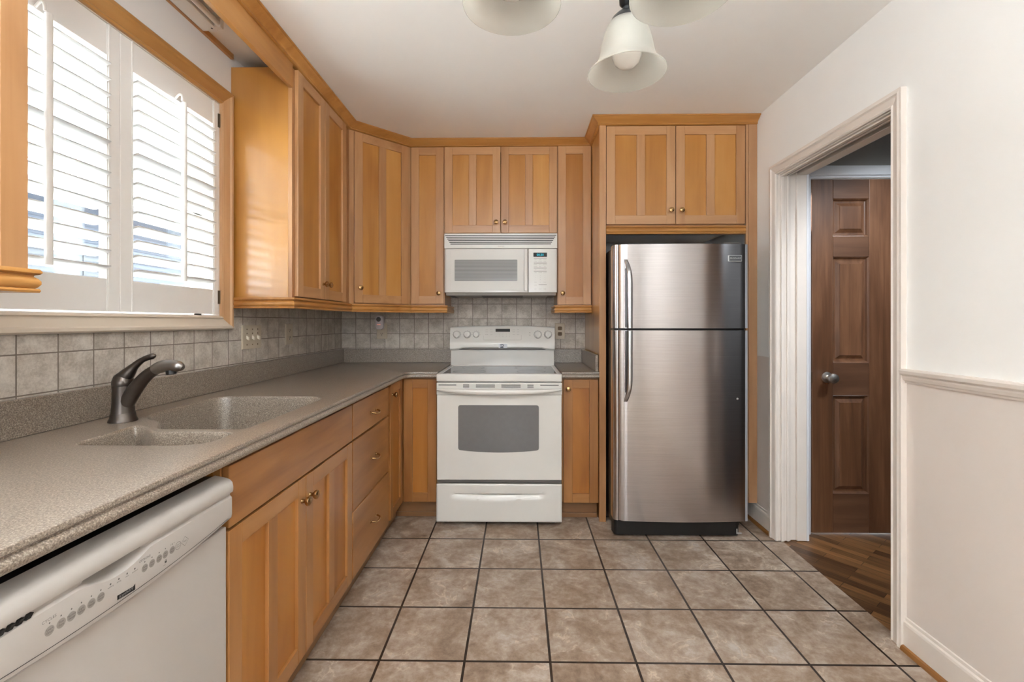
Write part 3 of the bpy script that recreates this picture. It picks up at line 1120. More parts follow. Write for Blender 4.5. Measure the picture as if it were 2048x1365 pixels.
# --- crown moulding over all wall cabinets
bm = nb()
CR = [(-0.02, 2.428), (0.004, 2.428), (0.008, 2.431), (0.008, 2.435), (0.005, 2.438), (0.009, 2.4405), (0.011, 2.444), (0.0135, 2.446), (0.017, 2.449), (0.026, 2.454), (0.034, 2.460), (0.039, 2.4655), (0.0435, 2.466),
      (0.046, 2.469), (0.046, 2.4735), (-0.02, 2.4735)]
sweep(bm, [(-1.05, 0.3), (-1.05, 2.835), (-0.742, 3.133), (0.491, 3.133), (0.491, 2.797), (XR - 0.001, 2.797)], CR)
tag(obj('crown_moulding', bm, TRX, smooth=True), 'maple crown moulding running along the cabinet tops under the ceiling', 'moulding')
# --- valance over the window with strip light behind it
bm = nb(); bx(bm, -1.072, -1.052, 0.956, 2.114, 2.318, 2.428)
tag(obj('window_valance', bm, TRY, bevel=0.002), 'flat maple valance board bridging the two cabinets above the window', 'valance')
bm = nb(); bx(bm, XL + 0.0005, XL + 0.014, 0.956, 2.114, 2.452, ZC - 0.0005)
tag(obj('ceiling_strip', bm, TRY), 'thin maple strip in the angle of wall and ceiling above the window', 'trim')
t = thing('strip_light', 'long white under-cabinet strip light fixed to ceiling behind the valance', 'light', (-1.27, 1.5, ZC))
bm = nb(); bx(bm, -1.315, -1.25, 1.1, 1.885, 2.437, ZC - 0.0005)
obj('lamp_body', bm, M_LAMPW, t, bevel=0.004)
bm = nb(); tube(bm, [(-1.235, 1.12, 2.452), (-1.235, 1.86, 2.452)], 0.011, 14)
obj('lamp_tube', bm, M_LAMPW, t, smooth=True)
bm = nb(); bx(bm, -1.25, -1.222, 1.855, 1.875, 2.436, ZC - 0.0005)
obj('tube_holder', bm, M_LAMPW, t, bevel=0.002)
bm = nb(); bx(bm, -1.30, -1.272, 1.62, 1.70, 2.4362, 2.437)
obj('lamp_label', bm, M_IVORY2, t)
bm = nb(); lathe(bm, [(0.004, 0), (0.004, 0.001)], (-1.265, 1.865, 2.437), (0, 0, -1), 10)
obj('screw', bm, M_GREYPR, t)

# --- base cabinets
ZB0, ZB1 = 0.106, 0.876
t = thing('sink_base_cabinet', 'maple sink cabinet with long false drawer front beside the dishwasher', 'cabinet', (-1.0, 1.53, 0))
carcass(FL_LO, 1.114, 1.953, 0.60, ZB0, ZB1, t, rails=(0.708,), top=False)
bm = nb(); FL_LO.box(bm, 1.118, 1.951, 0.001, 0.02, 0.714, 0.868)
obj('false_front', bm, BRY, t, bevel=0.002)
cab_door(FL_LO, 1.118, 1.5245, ZB0 + 0.004, 0.706, 2, t, (1.5245 - 0.028, 0.633), T=0.02)
cab_door(FL_LO, 1.5275, 1.951, ZB0 + 0.004, 0.706, 2, t, (1.5275 + 0.028, 0.633), T=0.02)
bm = nb(); bx(bm, -0.785, -0.77, 1.114, 1.953, 0, ZB0)
obj('toe_kick', bm, KICK, t)

t = thing('drawer_cabinet', 'maple base cabinet with three plain drawers beside the corner', 'cabinet', (-1.0, 2.23, 0))
carcass(FL_LO, 1.9535, 2.515, 0.60, ZB0, ZB1, t, rails=(0.709, 0.403), top=False)
for z0, z1, zh in ((0.714, 0.868, 0.785), (0.4065, 0.704, 0.565), (0.110, 0.3995, 0.258)):
    bm = nb(); FL_LO.box(bm, 1.962, 2.502, 0.001, 0.02, z0, z1)
    dr = obj('drawer', bm, BRY, t, bevel=0.0025)
    bm = nb()
    c = 2.235
    pts = spline([(-0.715, c - 0.038, zh), (-0.703, c - 0.038, zh), (-0.690, c - 0.028, zh - 0.004), (-0.686, c, zh - 0.007), (-0.690, c + 0.028, zh - 0.004), (-0.703, c + 0.038, zh), (-0.715, c + 0.038, zh)], 5)
    tube(bm, pts, 0.0042, 10)
    for s_ in (-1, 1):
        lathe(bm, [(0.008, 0), (0.008, 0.002), (0.005, 0.004)], (-0.715, c + s_ * 0.038, zh), (1, 0, 0), 12)
    obj('drawer_pull', bm, M_BRASS, dr, smooth=True)
bm = nb(); bx(bm, -0.785, -0.77, 1.9535, 2.515, 0, ZB0)
obj('toe_kick', bm, KICK, t)

t = thing('corner_base_cabinet', 'maple corner base cabinet with folding pair of narrow doors left of the range', 'cabinet', (-0.95, 3.1, 0))
bm = nb()
P_ = [(XL + 0.03, 2.5155), (-0.735, 2.5155), (-0.735, 2.84), (-0.501, 2.84), (-0.501, YB - 0.03), (XL + 0.03, YB - 0.03)]
prism(bm, P_, lambda p, q_, a: (p, q_, a), ZB0, ZB1)
obj('carcass', bm, BRZ, t, bevel=0.001)
cab_door(FL_LO, 2.542, 2.805, ZB0 + 0.006, 0.872, 1, t, (2.542 + 0.035, 0.812), stile=0.05, T=0.02)
cab_door(FB_LO, -0.7135, -0.5085, ZB0 + 0.002, 0.870, 1, t, stile=0.055, T=0.02)
bm = nb(); bx(bm, -0.785, -0.501, 2.875, 2.89, 0, ZB0); bx(bm, -0.785, -0.77, 2.5155, 2.875, 0, ZB0)
bx(bm, -0.77, -0.501, 2.862, 2.875, 0, 0.028)
obj('toe_kick', bm, KICK, t, bevel=0.003)

t = thing('base_cabinet', 'narrow single-door maple base cabinet between range and refrigerator panel', 'cabinet', (0.38, 3.1, 0))
carcass(FB_LO, 0.268, 0.493, 0.58, ZB0, ZB1, t, top=False)
cab_door(FB_LO, 0.2775, 0.491, ZB0 + 0.002, 0.870, 1, t, (0.2775 + 0.028, 0.812), T=0.02, stile=0.055)
bm = nb(); bx(bm, 0.268, 0.493, 2.875, 2.89, 0, ZB0); bx(bm, 0.268, 0.493, 2.862, 2.875, 0, 0.028)
obj('toe_kick', bm, KICK, t, bevel=0.003)

# ------------------------------------------------------------------ countertop with integral double sink
ZT = 0.918
t = thing('countertop', 'L-shaped grey-brown speckled countertop with moulded-in double sink', 'countertop', (-1.0, 1.6, ZB1))
BIG = fillet([(-0.782, 1.292), (-0.782, 1.868), (-1.238, 1.868), (-1.228, 1.50), (-1.19, 1.435), (-1.11, 1.395), (-1.04, 1.292)], [0.03, 0.09, 0.08, 0.08, 0.06, 0.06, 0.03], 7)
SML = fillet([(-0.784, 1.120), (-0.784, 1.262), (-1.02, 1.262), (-1.085, 1.325), (-1.14, 1.342), (-1.122, 1.120)], [0.09, 0.03, 0.03, 0.05, 0.03, 0.04], 7)


def outline(d):
    return [(XL + 0.001, 0.25), (-0.697 - d, 0.25), (-0.697 - d, 2.715), (-0.690 - d * 0.9, 2.755 + d * 0.3), (-0.667 - d * 0.6, 2.783 + d * 0.7), (-0.630, 2.793 + d), (-0.4975, 2.793 + d), (-0.4975, YB - T - 0.001), (XL + 0.001, YB - T - 0.001)]


def filled(bm, outer, holes, z):
    """flat face with holes, by triangle fill"""
    ed = []
    for lp in [outer] + holes:
        vs = [bm.verts.new((p[0], p[1], z)) for p in lp]
        for i in range(len(vs)):
            ed.append(bm.edges.new((vs[i], vs[(i + 1) % len(vs)])))
    bmesh.ops.triangle_fill(bm, use_beauty=True, use_dissolve=False, edges=ed)


EDGE = [(0.006, 0.918), (0.002, 0.9165), (0.0, 0.913), (0.0, 0.908), (0.004, 0.9045), (0.004, 0.9025), (0.0005, 0.900), (-0.003, 0.896), (-0.004, 0.891), (-0.003, 0.886), (0.001, 0.8815), (0.006, 0.8795)]
bm = nb()
filled(bm, outline(0.006), [BIG, SML], ZT)
loft(bm, [[(p[0], p[1], z) for p in outline(d_)] for d_, z in EDGE], cap=False)
filled(bm, outline(0.006), [inset(BIG, -0.012), inset(SML, -0.008)], 0.8795)
loft(bm, [[(p[0], p[1], ZT) for p in BIG], [(p[0], p[1], 0.8795) for p in inset(BIG, -0.012)]], cap=False)
loft(bm, [[(p[0], p[1], ZT) for p in SML], [(p[0], p[1], 0.8795) for p in inset(SML, -0.008)]], cap=False)
bmesh.ops.remove_doubles(bm, verts=bm.verts, dist=0.0002)
obj('slab', bm, M_TOP, t, smooth=True)
for nm, pl, dep in (('sink_bowl', BIG, 0.185), ('sink_bowl', SML, 0.12)):
    bm = nb()
    lv = [(0, 0), (0.002, -0.001), (0.0045, -0.004), (0.006, -0.009), (0.009, -0.03), (0.018, -dep + 0.035), (0.024, -dep + 0.018), (0.036, -dep + 0.005), (0.052, -dep)]
    loft(bm, [[(p[0], p[1], ZT + dz) for p in inset(pl, i_)] for i_, dz in lv], cap=False)
    lastr = inset(pl, 0.052)
    bm.faces.new([bm.verts.new((p[0], p[1], ZT - dep)) for p in lastr])
    bmesh.ops.remove_doubles(bm, verts=bm.verts, dist=0.0002)
    sb = obj(nm, bm, M_TOP, t, smooth=True)
    cx = sum(p[0] for p in pl) / len(pl); cy = sum(p[1] for p in pl) / len(pl)
    bm = nb(); lathe(bm, [(0.045, 0.0), (0.045, 0.003), (0.036, 0.004), (0.03, 0.001), (0.0, 0.001)], (cx, cy, ZT - dep), (0, 0, 1), 24)
    obj('drain', bm, M_GUN, sb, smooth=True)
bm = nb()
bx(bm, XL + T + 0.0005, XL + 0.026, 0.25, YB - T - 0.001, ZT, 1.02); bx(bm, XL + 0.026, -0.4975, YB - 0.028, YB - T - 0.001, ZT, 1.02)
obj('upstand', bm, M_TOP, t, bevel=0.003)

t = thing('countertop', 'short speckled countertop piece between range and tall fridge panel', 'countertop', (0.38, 3.1, ZB1))
bm = nb()


def outline2(d):
    return [(0.2645, 2.793 + d), (0.4925, 2.793 + d), (0.4925, YB - T - 0.001), (0.2645, YB - T - 0.001)]


loft(bm, [[(p[0], p[1], z) for p in outline2(d_)] for d_, z in EDGE])
obj('slab', bm, M_TOP, t, smooth=True)
bm = nb(); bx(bm, 0.2645, 0.473, YB - 0.028, YB - T - 0.001, ZT, 1.02); bx(bm, 0.473, 0.4925, 2.825, YB - T - 0.001, ZT, 1.02)
obj('upstand', bm, M_TOP, t, bevel=0.003)

# ------------------------------------------------------------------ faucet
FX, FY = -1.222, 1.393
ZT = ZT + 0.0006
t = thing('kitchen_faucet', 'dark pewter single-lever faucet with pull-out spray behind the sink', 'faucet', (FX, FY, ZT))
bm = nb()
lathe(bm, [(0.037, 0), (0.037, 0.003), (0.033, 0.012), (0.031, 0.024), (0.0305, 0.026)], (FX, FY, ZT), n=32)
obj('base_ring', bm, M_GUN, t, smooth=True)
bm = nb()
lathe(bm, [(0.030, 0.026), (0.0295, 0.03), (0.0275, 0.06), (0.027, 0.10), (0.0275, 0.108), (0.0275, 0.110), (0.02, 0.111)], (FX, FY, ZT), n=32)
obj('body', bm, M_GUN, t, smooth=True)
bm = nb()
sp = spline([(FX - 0.002, FY, 0.955), (FX + 0.022, FY - 0.002, 0.992), (FX + 0.050, FY - 0.003, 1.030), (FX + 0.078, FY - 0.004, 1.060), (FX + 0.108, FY - 0.005, 1.080)], 6)
tube(bm, sp, lerp_list([0.022, 0.0225, 0.0195, 0.0175, 0.016], len(sp)), 20)
obj('spout', bm, M_GUN, t, smooth=True)
bm = nb()
sp = spline([(FX + 0.104, FY - 0.005, 1.078), (FX + 0.125, FY - 0.006, 1.087), (FX + 0.155, FY - 0.007, 1.091), (FX + 0.180, FY - 0.008, 1.088), (FX + 0.193, FY - 0.008, 1.083)], 6)
tube(bm, sp, lerp_list([0.0165, 0.0185, 0.0185, 0.0165, 0.008], len(sp)), 20, flat=1.0)
sh_ = obj('spray_head', bm, M_GUNL, t, smooth=True)
bm = nb(); lathe(bm, [(0.014, 0), (0.014, 0.012), (0.011, 0.014), (0, 0.014)], (FX + 0.155, FY - 0.007, 1.077), (0.12, 0, -1), 20)
obj('nozzle', bm, M_BLACK, sh_, smooth=True)
bm = nb()
lathe(bm, [(0.0275, 0.111), (0.0285, 0.116), (0.028, 0.124), (0.024, 0.137), (0.016, 0.147), (0.0, 0.150)], (FX, FY, ZT), n=28)
sp = spline([(FX - 0.004, FY, 1.045), (FX + 0.016, FY, 1.066), (FX + 0.036, FY, 1.088), (FX + 0.062, FY, 1.108), (FX + 0.092, FY, 1.119), (FX + 0.1, FY, 1.117)], 6)
tube(bm, sp, lerp_list([0.024, 0.019, 0.0115, 0.0085, 0.0095, 0.004], len(sp)), 16, flat=1.0)
obj('lever_handle', bm, M_GUN, t, smooth=True)

# ------------------------------------------------------------------ dishwasher
t = thing('dishwasher', 'white built-in dishwasher under the counter at the near left', 'dishwasher', (-1.0, 0.81, 0))
WY_0, WY_1 = 0.512, 1.110
bm = nb(); bx(bm, -1.31, -0.745, WY_0, WY_1, 0.10, 0.845)
obj('tub', bm, M_BLACK, t)
bm = nb(); bx(bm, -0.745, -0.716, WY_0, WY_1, 0.10, 0.724)
obj('door_panel', bm, M_DWW, t, bevel=0.004)
bm = nb(); bx(bm, -0.80, -0.78, WY_0, WY_1, 0.0, 0.10)
obj('kick_plate', bm, M_BLACK, t)
bm = nb()
YS = [WY_0, 0.60, 0.70, 0.73, 0.76, 0.795, 0.83, 0.86, 0.89, 1.0, WY_1 - 0.012, WY_1]


def pocket(y):
    return max(0.0, 1 - ((y - 0.795) / 0.066) ** 2)


YS = [WY_0 + (WY_1 - WY_0) * i / 46 for i in range(47)]
rings = []
for y in YS:
    k = pocket(y)
    e = min(1.0, (WY_1 - y) / 0.02)
    low = 0.723 + 0.022 * ((y - 0.81) / 0.30) ** 2
    rings.append([(-0.745, y, 0.848), (-0.716, y, 0.842), (-0.708, y, 0.8385), (-0.702, y, 0.832), (-0.700, y, 0.822), (-0.700, y, 0.814), (-0.7015, y, 0.8085),
                  (-0.708 - 0.03 * k, y, 0.8065 + 0.001 * k), (-0.708 - 0.032 * k, y, 0.800 - 0.006 * k), (-0.7035, y, 0.7955 - 0.016 * k), (-0.7030, y, 0.790 - 0.016 * k), (-0.7030, y, low + 0.01), (-0.7045, y, low + 0.001), (-0.711, y, low - 0.004), (-0.745, y, low - 0.006)])
loft(bm, rings)
cp = obj('control_panel', bm, M_DWW, t, smooth=True)
# printing on the control panel
fnD = lambda u, v, dd: (-0.7030 + dd, u, v)


def dtxt(bm, s, y, z, size, align='CENTER', **kw):
    text_into(bm, s, lambda a, b, dd: (-0.7030 + dd, y + a, z + b), size, align=align, **kw)


def disc(bm, y, z, r, n=20, dd=0.0003):
    addf(bm, [(-0.7030 + dd, y + r * math.cos(2 * PI * k / n), z + r * math.sin(2 * PI * k / n)) for k in range(n)], [tuple(range(n))])


def ringd(bm, y, z, r0, r1, n=24, dd=0.0003, sq=1.0):
    a = [(-0.7030 + dd, y + r0 * math.cos(2 * PI * k / n), z + sq * r0 * math.sin(2 * PI * k / n)) for k in range(n)]
    b = [(-0.7030 + dd, y + r1 * math.cos(2 * PI * k / n), z + sq * r1 * math.sin(2 * PI * k / n)) for k in range(n)]
    addf(bm, a + b, [(k, (k + 1) % n, n + (k + 1) % n, n + k) for k in range(n)])


zb_ = 0.7622
for i, y in enumerate([0.674, 0.6914, 0.7077, 0.7239, 0.7411, 0.758, 0.8484, 0.8652, 0.8827, 0.8984, 0.9163]):
    bm = nb(); disc(bm, y, zb_, 0.0072)
    obj('button', bm, M_BTN, cp)
bm = nb()
for wd, y in (('Smart\nWash', 0.674), ('Pots\nPans', 0.6914), ('Normal\nWash', 0.7077), ('Light\nWash', 0.7239), ('Fast\nWash', 0.7411), ('Quick\nRinse', 0.758), ('Delay\nStart', 0.8484), ('Heat\nDry', 0.8652), ('High\nTemp', 0.8827), ('Air\nDry', 0.8984), ('Delay\nHours', 0.9163)):
    dtxt(bm, wd, y, zb_ + 0.001, 0.0045, depth=0.0006)
    disc(bm, y, zb_ + 0.0115, 0.0012)
dtxt(bm, 'CYCLES', 0.6735, 0.7775, 0.0062)
dtxt(bm, 'OPTIONS', 0.8484, 0.7775, 0.0062)
for wd, y in (('washing', 0.7763), ('drying', 0.7926), ('clean', 0.8096), ('sanitized', 0.826)):
    disc(bm, y, 0.773, 0.0016)
    dtxt(bm, wd, y, 0.7675, 0.0036)
ringd(bm, 0.9324, zb_ + 0.001, 0.0072, 0.0079); dtxt(bm, 'Cancel\nDrain', 0.9324, zb_ + 0.002, 0.0040)
ringd(bm, 0.9517, zb_ + 0.001, 0.0095, 0.0103, n=4); dtxt(bm, 'Start', 0.9517, zb_, 0.0048)
for k in range(3):
    dtxt(bm, str(2 * (k + 1)), 0.9113 + 0.005 * k, 0.7735, 0.0042)
ringd(bm, 0.8995, 0.750, 0.0016, 0.0024, n=12); bx(bm, -0.7030, -0.7026, 0.8972, 0.9018, 0.7452, 0.7492)
dtxt(bm, 'Lock', 0.8955, 0.7415, 0.003)
obj('lettering', bm, M_GREYPR, cp)
bm = nb()
pts = []
for i in range(31):
    y = 0.53 + (1.095 - 0.53) * i / 30
    low = 0.7345 + 0.016 * ((y - 0.81) / 0.28) ** 2 - 0.003
    pts.append((y, low))
for (a, b_), (c, d_) in zip(pts[:-1], pts[1:]):
    addf(bm, [(-0.7027, a, b_), (-0.7027, c, d_), (-0.7027, c, d_ + 0.0011), (-0.7027, a, b_ + 0.0011)], [(0, 1, 2, 3)])
obj('panel_line', bm, M_DARK, cp)
for k in range(5):
    bm = nb()
    y0 = 0.594 + 0.0118 * k
    loft(bm, [[(xx, y0, 0.7985), (xx, y0 + 0.006, 0.7985), (xx, y0 + 0.0105, 0.8045), (xx, y0 + 0.0045, 0.8045)] for xx in (-0.7085, -0.7022)])
    obj('vent_slot', bm, M_DARK, cp)
bm = nb(); addf(bm, [(-0.7024, 0.789, 0.7375), (-0.7024, 0.8265, 0.7345), (-0.7024, 0.8265, 0.7455), (-0.7024, 0.822, 0.7425), (-0.7024, 0.789, 0.7455)], [(0, 1, 2, 3, 4)])
bd = obj('badge', bm, M_DARK, cp)
bm = nb(); dtxt(bm, 'Kenmore', 0.8065, 0.7385, 0.0078, depth=0.0010, shear=0.3)
obj('badge_lettering', bm, M_LIGHTPR, cp)
bm = nb()
rings = []
for i in range(25):
    y = 0.738 + 0.114 * i / 24
    k = pocket(y)
    rings.append([(-0.7068 - 0.03 * k, y, 0.8055 + 0.001 * k), (-0.7068 - 0.031 * k, y, 0.7995 - 0.0055 * k)])
loft(bm, rings, closed=False, cap=False)
obj('grip_recess', bm, M_MOTTLED, cp)

# ------------------------------------------------------------------ electric range
RX0, RX1, RYF = -0.494, 0.2605, 2.735
RC = (RX0 + RX1) / 2
t = thing('electric_range', 'white freestanding electric range with black glass cooktop', 'stove', (RC, 3.05, 0))
bm = nb()
bx(bm, RX0 + 0.003, RX1 - 0.003, 2.765, 3.43, 0.02, 0.862)
obj('body', bm, M_WHITE, t)
for sx in (RX0 + 0.05, RX1 - 0.05):
    for yy in (2.80, 3.38):
        bm = nb(); lathe(bm, [(0.018, 0), (0.018, 0.02)], (sx, yy, 0), n=12)
        obj('foot', bm, M_BLACK, t)
# cooktop frame with the glass let into it
bm = nb()
zt = 0.912
bx(bm, RX0, RX1, RYF - 0.002, 2.775, 0.866, zt); bx(bm, RX0, RX0 + 0.03, 2.775, 3.335, 0.866, zt); bx(bm, RX1 - 0.03, RX1, 2.775, 3.335, 0.866, zt)
bx(bm, RX0 + 0.03, RX1 - 0.03, 3.26, 3.335, 0.866, zt)
ct = obj('cooktop_frame', bm, M_WHITE, t, bevel=0.006, seg=3)
bm = nb(); bx(bm, RX0 + 0.028, RX1 - 0.028, 2.773, 3.262, 0.88, zt - 0.003)
gl = obj('cooktop_glass', bm, M_GLASSBLK, t)
for (cx, cy, r) in ((-0.31, 2.90, 0.105), (0.08, 2.90, 0.09), (-0.31, 3.13, 0.075), (0.08, 3.13, 0.105)):
    bm = nb()
    n = 40
    a = [(cx + r * math.cos(2 * PI * k / n), cy + r * math.sin(2 * PI * k / n), zt - 0.0027) for k in range(n)]
    b_ = [(cx + (r - 0.0025) * math.cos(2 * PI * k / n), cy + (r - 0.0025) * math.sin(2 * PI * k / n), zt - 0.0027) for k in range(n)]
    addf(bm, a + b_, [(k, (k + 1) % n, n + (k + 1) % n, n + k) for k in range(n)])
    obj('burner_ring', bm, M_GREYPR, gl)
# oven door
bm = nb(); bx(bm, RX0, RX1, RYF, 2.764, 0.786, 0.859); bx(bm, RX0 + 0.002, RX1 - 0.002, RYF + 0.003, 2.764, 0.274, 0.786)
od = obj('oven_door', bm, M_WHITE, t, bevel=0.005, seg=3)
xz = lambda zx: -0.4986 + (zx - 90) * 0.000702
bm = nb()
for a, b_, rows in ((115, 268, 1), (325, 378, 2), (435, 598, 2), (653, 818, 2), (875, 928, 2), (985, 1142, 1)):
    for r_ in range(rows):
        z = 0.8455 - 0.0112 * r_
        bx(bm, xz(a), xz(b_), RYF - 0.0006, RYF + 0.002, z - 0.002, z + 0.002)
obj('vent_slots', bm, M_DARK, od)
bm = nb()
rings = []
for i in range(41):
    s_ = -1 + 2 * i / 40
    x = RC + s_ * 0.372
    bow = 1 - abs(s_) ** 2.2
    y = RYF - 0.004 - 0.034 * (1 - abs(s_) ** 5)
    zt_ = 0.8265 + 0.000 * bow
    zb2 = 0.8125 - 0.022 * bow
    zc = (zt_ + zb2) / 2; hz = (zt_ - zb2) / 2
    rings.append([(x, y + 0.012 * math.cos(a_), zc + hz * math.sin(a_)) if True else 0 for a_ in [2 * PI * k / 14 for k in range(14)]])
loft(bm, rings)
obj('oven_handle', bm, M_WHITE, od, smooth=True)
bm = nb()
wl, wr, wt = -0.3626, 0.1217, 0.7243
poly = [(wl, 0.455)] + [(wl + (wr - wl) * i / 16, 0.455 - 0.0145 * (1 - ((i - 8) / 8) ** 2)) for i in range(1, 16)] + [(wr, 0.455), (wr, wt), (wl, wt)]
rad = [0.014] + [0.001] * 15 + [0.014, 0.014, 0.014]
prism(bm, fillet(poly, rad, 3), lambda p, q_, a: (p, a, q_), RYF + 0.0015, RYF + 0.005)
obj('oven_window', bm, M_GREYW, od)
bm = nb(); bx(bm, RX0 + 0.004, RX1 - 0.004, 2.742, 2.764, 0.257, 0.2725)
obj('door_gap', bm, M_GREYPR, t)
# storage drawer with moulded grip
bm = nb()
gx0, gx1 = -0.4034, 0.1623
NX, NZ = 60, 24
x0, x1, z0, z1 = RX0 + 0.003, RX1 - 0.003, 0.030, 0.2555
vs = []
for j in range(NZ + 1):
    for i in range(NX + 1):
        x = x0 + (x1 - x0) * i / NX; z = z0 + (z1 - z0) * j / NZ
        s_ = (x - (gx0 + gx1) / 2) / ((gx1 - gx0) / 2)
        lo = 0.172 - 0.012 * (1 - min(1, abs(s_)) ** 2); hi = 0.205
        k = 0.0
        if abs(s_) < 1:
            tz = (z - lo) / (hi - lo)
            if 0 < tz < 1:
                k = min(1, 1.0 * (1 - abs(s_)) * 8) * min(1, tz * 1.6 + 0.15) * min(1, (1 - tz) * 6)
        vs.append((x, RYF + 0.006 + 0.016 * k, z))
fs = [(j * (NX + 1) + i, j * (NX + 1) + i + 1, (j + 1) * (NX + 1) + i + 1, (j + 1) * (NX + 1) + i) for j in range(NZ) for i in range(NX)]
addf(bm, vs, fs)
o_ = obj('storage_drawer', bm, M_WHITE, t, smooth=True)
md = o_.modifiers.new('thick', 'SOLIDIFY'); md.thickness = 0.02; md.offset = 1.0 if False else -1.0
# backguard
bm = nb(); bx(bm, RX0 + 0.004, RX1 - 0.004, 3.285, 3.42, 0.90, 1.03)
obj('backguard_base', bm, M_WHITE, t, bevel=0.004)
bm = nb()
rings = []
for i in range(25):
    s_ = -1 + 2 * i / 24
    x = RC + s_ * 0.3755
    zt_ = 1.186 + 0.013 * (1 - s_ * s_)
    low = 1.034 if abs(s_) < 0.80 else 1.034 - 0.012 * min(1, (abs(s_) - 0.80) / 0.05)
    rings.append([(x, 3.272, low), (x, 3.262, low + 0.010), (x, 3.262, 1.074), (x, 3.268, 1.084), (x, 3.285, zt_ - 0.012), (x, 3.293, zt_ - 0.003), (x, 3.303, zt_), (x, 3.40, zt_ - 0.004), (x, 3.42, low)])
loft(bm, rings)
bgp = obj('control_panel', bm, M_WHITE, t, smooth=True)
# the panel face leans back: y as a function of z
gy = lambda z: 3.268 + (z - 1.084) * (3.285 - 3.268) / (1.18 - 1.084)
for x, r in ((-0.4438, 0.024), (-0.3692, 0.0235), (-0.3045, 0.0205), (0.1377, 0.025), (0.2107, 0.0245)):
    bm = nb()
    z = 1.133
    o_ = (x, gy(z), z)
    lathe(bm, [(r * 1.05, 0), (r * 1.05, 0.002), (r * 0.9, 0.005), (r * 0.86, 0.016), (r * 0.8, 0.019), (0, 0.019)], o_, (0, -1, 0.15), 28)
    bx(bm, x - 0.0045, x + 0.0045, gy(z) - 0.026, gy(z) - 0.015, z - r * 0.82, z + r * 0.82)
    lathe(bm, [(r * 1.16, 0), (r * 1.16, 0.0012), (r, 0.0013)], o_, (0, -1, 0.15), 28, mi=1)  # grey ring paints the shadow around the knob's foot
    obj('burner_knob', bm, [M_WHITE2, M_LIGHTPR], bgp, smooth=True)
bm = nb(); bx(bm, -0.1653, -0.0616, gy(1.16) - 0.002, gy(1.16) + 0.004, 1.1474, 1.1746)
obj('clock_display', bm, M_DARK, bgp)


def rtxt(bm, s, x, z, size, **kw):
    text_into(bm, s, lambda a, b, dd: (x + a, gy(z) - 0.0006 - dd, z + b), size, align='CENTER', **kw)


bm = nb()
ol = rrect(-0.2525, 0.0202, 1.0935, 1.1775, 0.008, 4)
oi_ = inset(ol, 0.0012)
n = len(ol)
addf(bm, [(p, gy(q_) - 0.0004, q_) for p, q_ in ol] + [(p, gy(q_) - 0.0004, q_) for p, q_ in oi_], [(k, (k + 1) % n, n + (k + 1) % n, n + k) for k in range(n)])
obj('keypad_outline', bm, M_LIGHTPR, bgp)
bm = nb()
for xx, ws in ((-0.229, ('BAKE', 'WARM', 'PROOF')), (-0.196, ('BROIL', 'CLEAN', 'LOCK')), (-0.034, ('CLOCK', 'START', 'COOK')), (-0.004, ('TIMER', 'STOP', 'DELAY'))):
    bm = nb()
    for w_, zz in zip(ws, (1.166, 1.150, 1.132)):
        rtxt(bm, w_, xx, zz, 0.0062)
    obj('key_lettering', bm, M_LIGHTPR, bgp)
for r_ in range(2):
    for k in range(5):
        bm = nb()
        rtxt(bm, str((k + 1 + 5 * r_) % 10), -0.162 + 0.0245 * k, 1.134 - 0.015 * r_, 0.007)
        obj('key_lettering', bm, M_LIGHTPR, bgp)
for x in (-0.4438, -0.3692, -0.3045, 0.1377, 0.2107):
    bm = nb()
    n = 18
    for k in range(7):
        a_ = PI * (0.0 + k / 6)
        xx, zz = x + 0.0295 * math.cos(a_), 1.133 + 0.0295 * math.sin(a_)
        bx(bm, xx - 0.0012, xx + 0.0012, gy(zz) - 0.0008, gy(zz), zz - 0.0012, zz + 0.0012)
    obj('dial_marking', bm, M_LIGHTPR, bgp)
for zz in (1.147, 1.130):
    bm = nb(); bx(bm, 0.079, 0.083, gy(zz) - 0.001, gy(zz), zz - 0.002, zz + 0.002)
    obj('indicator', bm, M_DARK, bgp)
bm = nb()
bx(bm, -0.1427, -0.0815, 3.2612, 3.2622, 1.037, 1.068)
obj('sticker', bm, M_STICK, bgp)
bm = nb()
arc = spline([(-0.132, 3.2608, 1.0595), (-0.122, 3.2608, 1.064), (-0.112, 3.2608, 1.0625), (-0.1075, 3.2608, 1.0555), (-0.112, 3.2608, 1.049), (-0.122, 3.2608, 1.043), (-0.131, 3.2608, 1.0415), (-0.12, 3.2608, 1.0415), (-0.108, 3.2608, 1.0415)], 4)
tube(bm, arc, 0.0025, 6)
tube(bm, [(-0.131, 3.2608, 1.0525), (-0.117, 3.2608, 1.0525)], 0.0022, 6)
obj('sticker_mark', bm, M_NAVY, bgp)
bm = nb(); bx(bm, RX0 + 0.02, RX1 - 0.02, 3.2725, 3.29, 1.0245, 1.0335)
obj('vent_slots', bm, M_GREYPR, bgp)

# ------------------------------------------------------------------ over-the-range microwave
MX0, MX1, MYF = -0.4985, 0.2585, 3.052
t = thing('microwave_oven', 'white over-the-range microwave hung under the short maple cabinet', 'microwave', (-0.12, 3.25, 1.42))
bm = nb()
prism(bm, [(3.085, 1.425), (3.11, 1.405), (3.435, 1.405), (3.435, 1.8185), (3.085, 1.8185)], lambda p, q_, a: (a, p, q_), MX0 + 0.004, MX1 - 0.004)
mb = obj('body', bm, M_WHITE, t, bevel=0.003)
bm = nb()
for a, b_ in ((-0.44, -0.26), (0.03, 0.20)):
    bm = nb(); bx(bm, a, b_, 3.14, 3.36, 1.4025, 1.4055)
    obj('grease_filter', bm, M_LIGHTPR, mb)
bm = nb(); bx(bm, MX0 + 0.02, MX1 - 0.02, 3.115, 3.43, 1.4042, 1.4052)
obj('underside_plate', bm, M_GREYPR, mb)
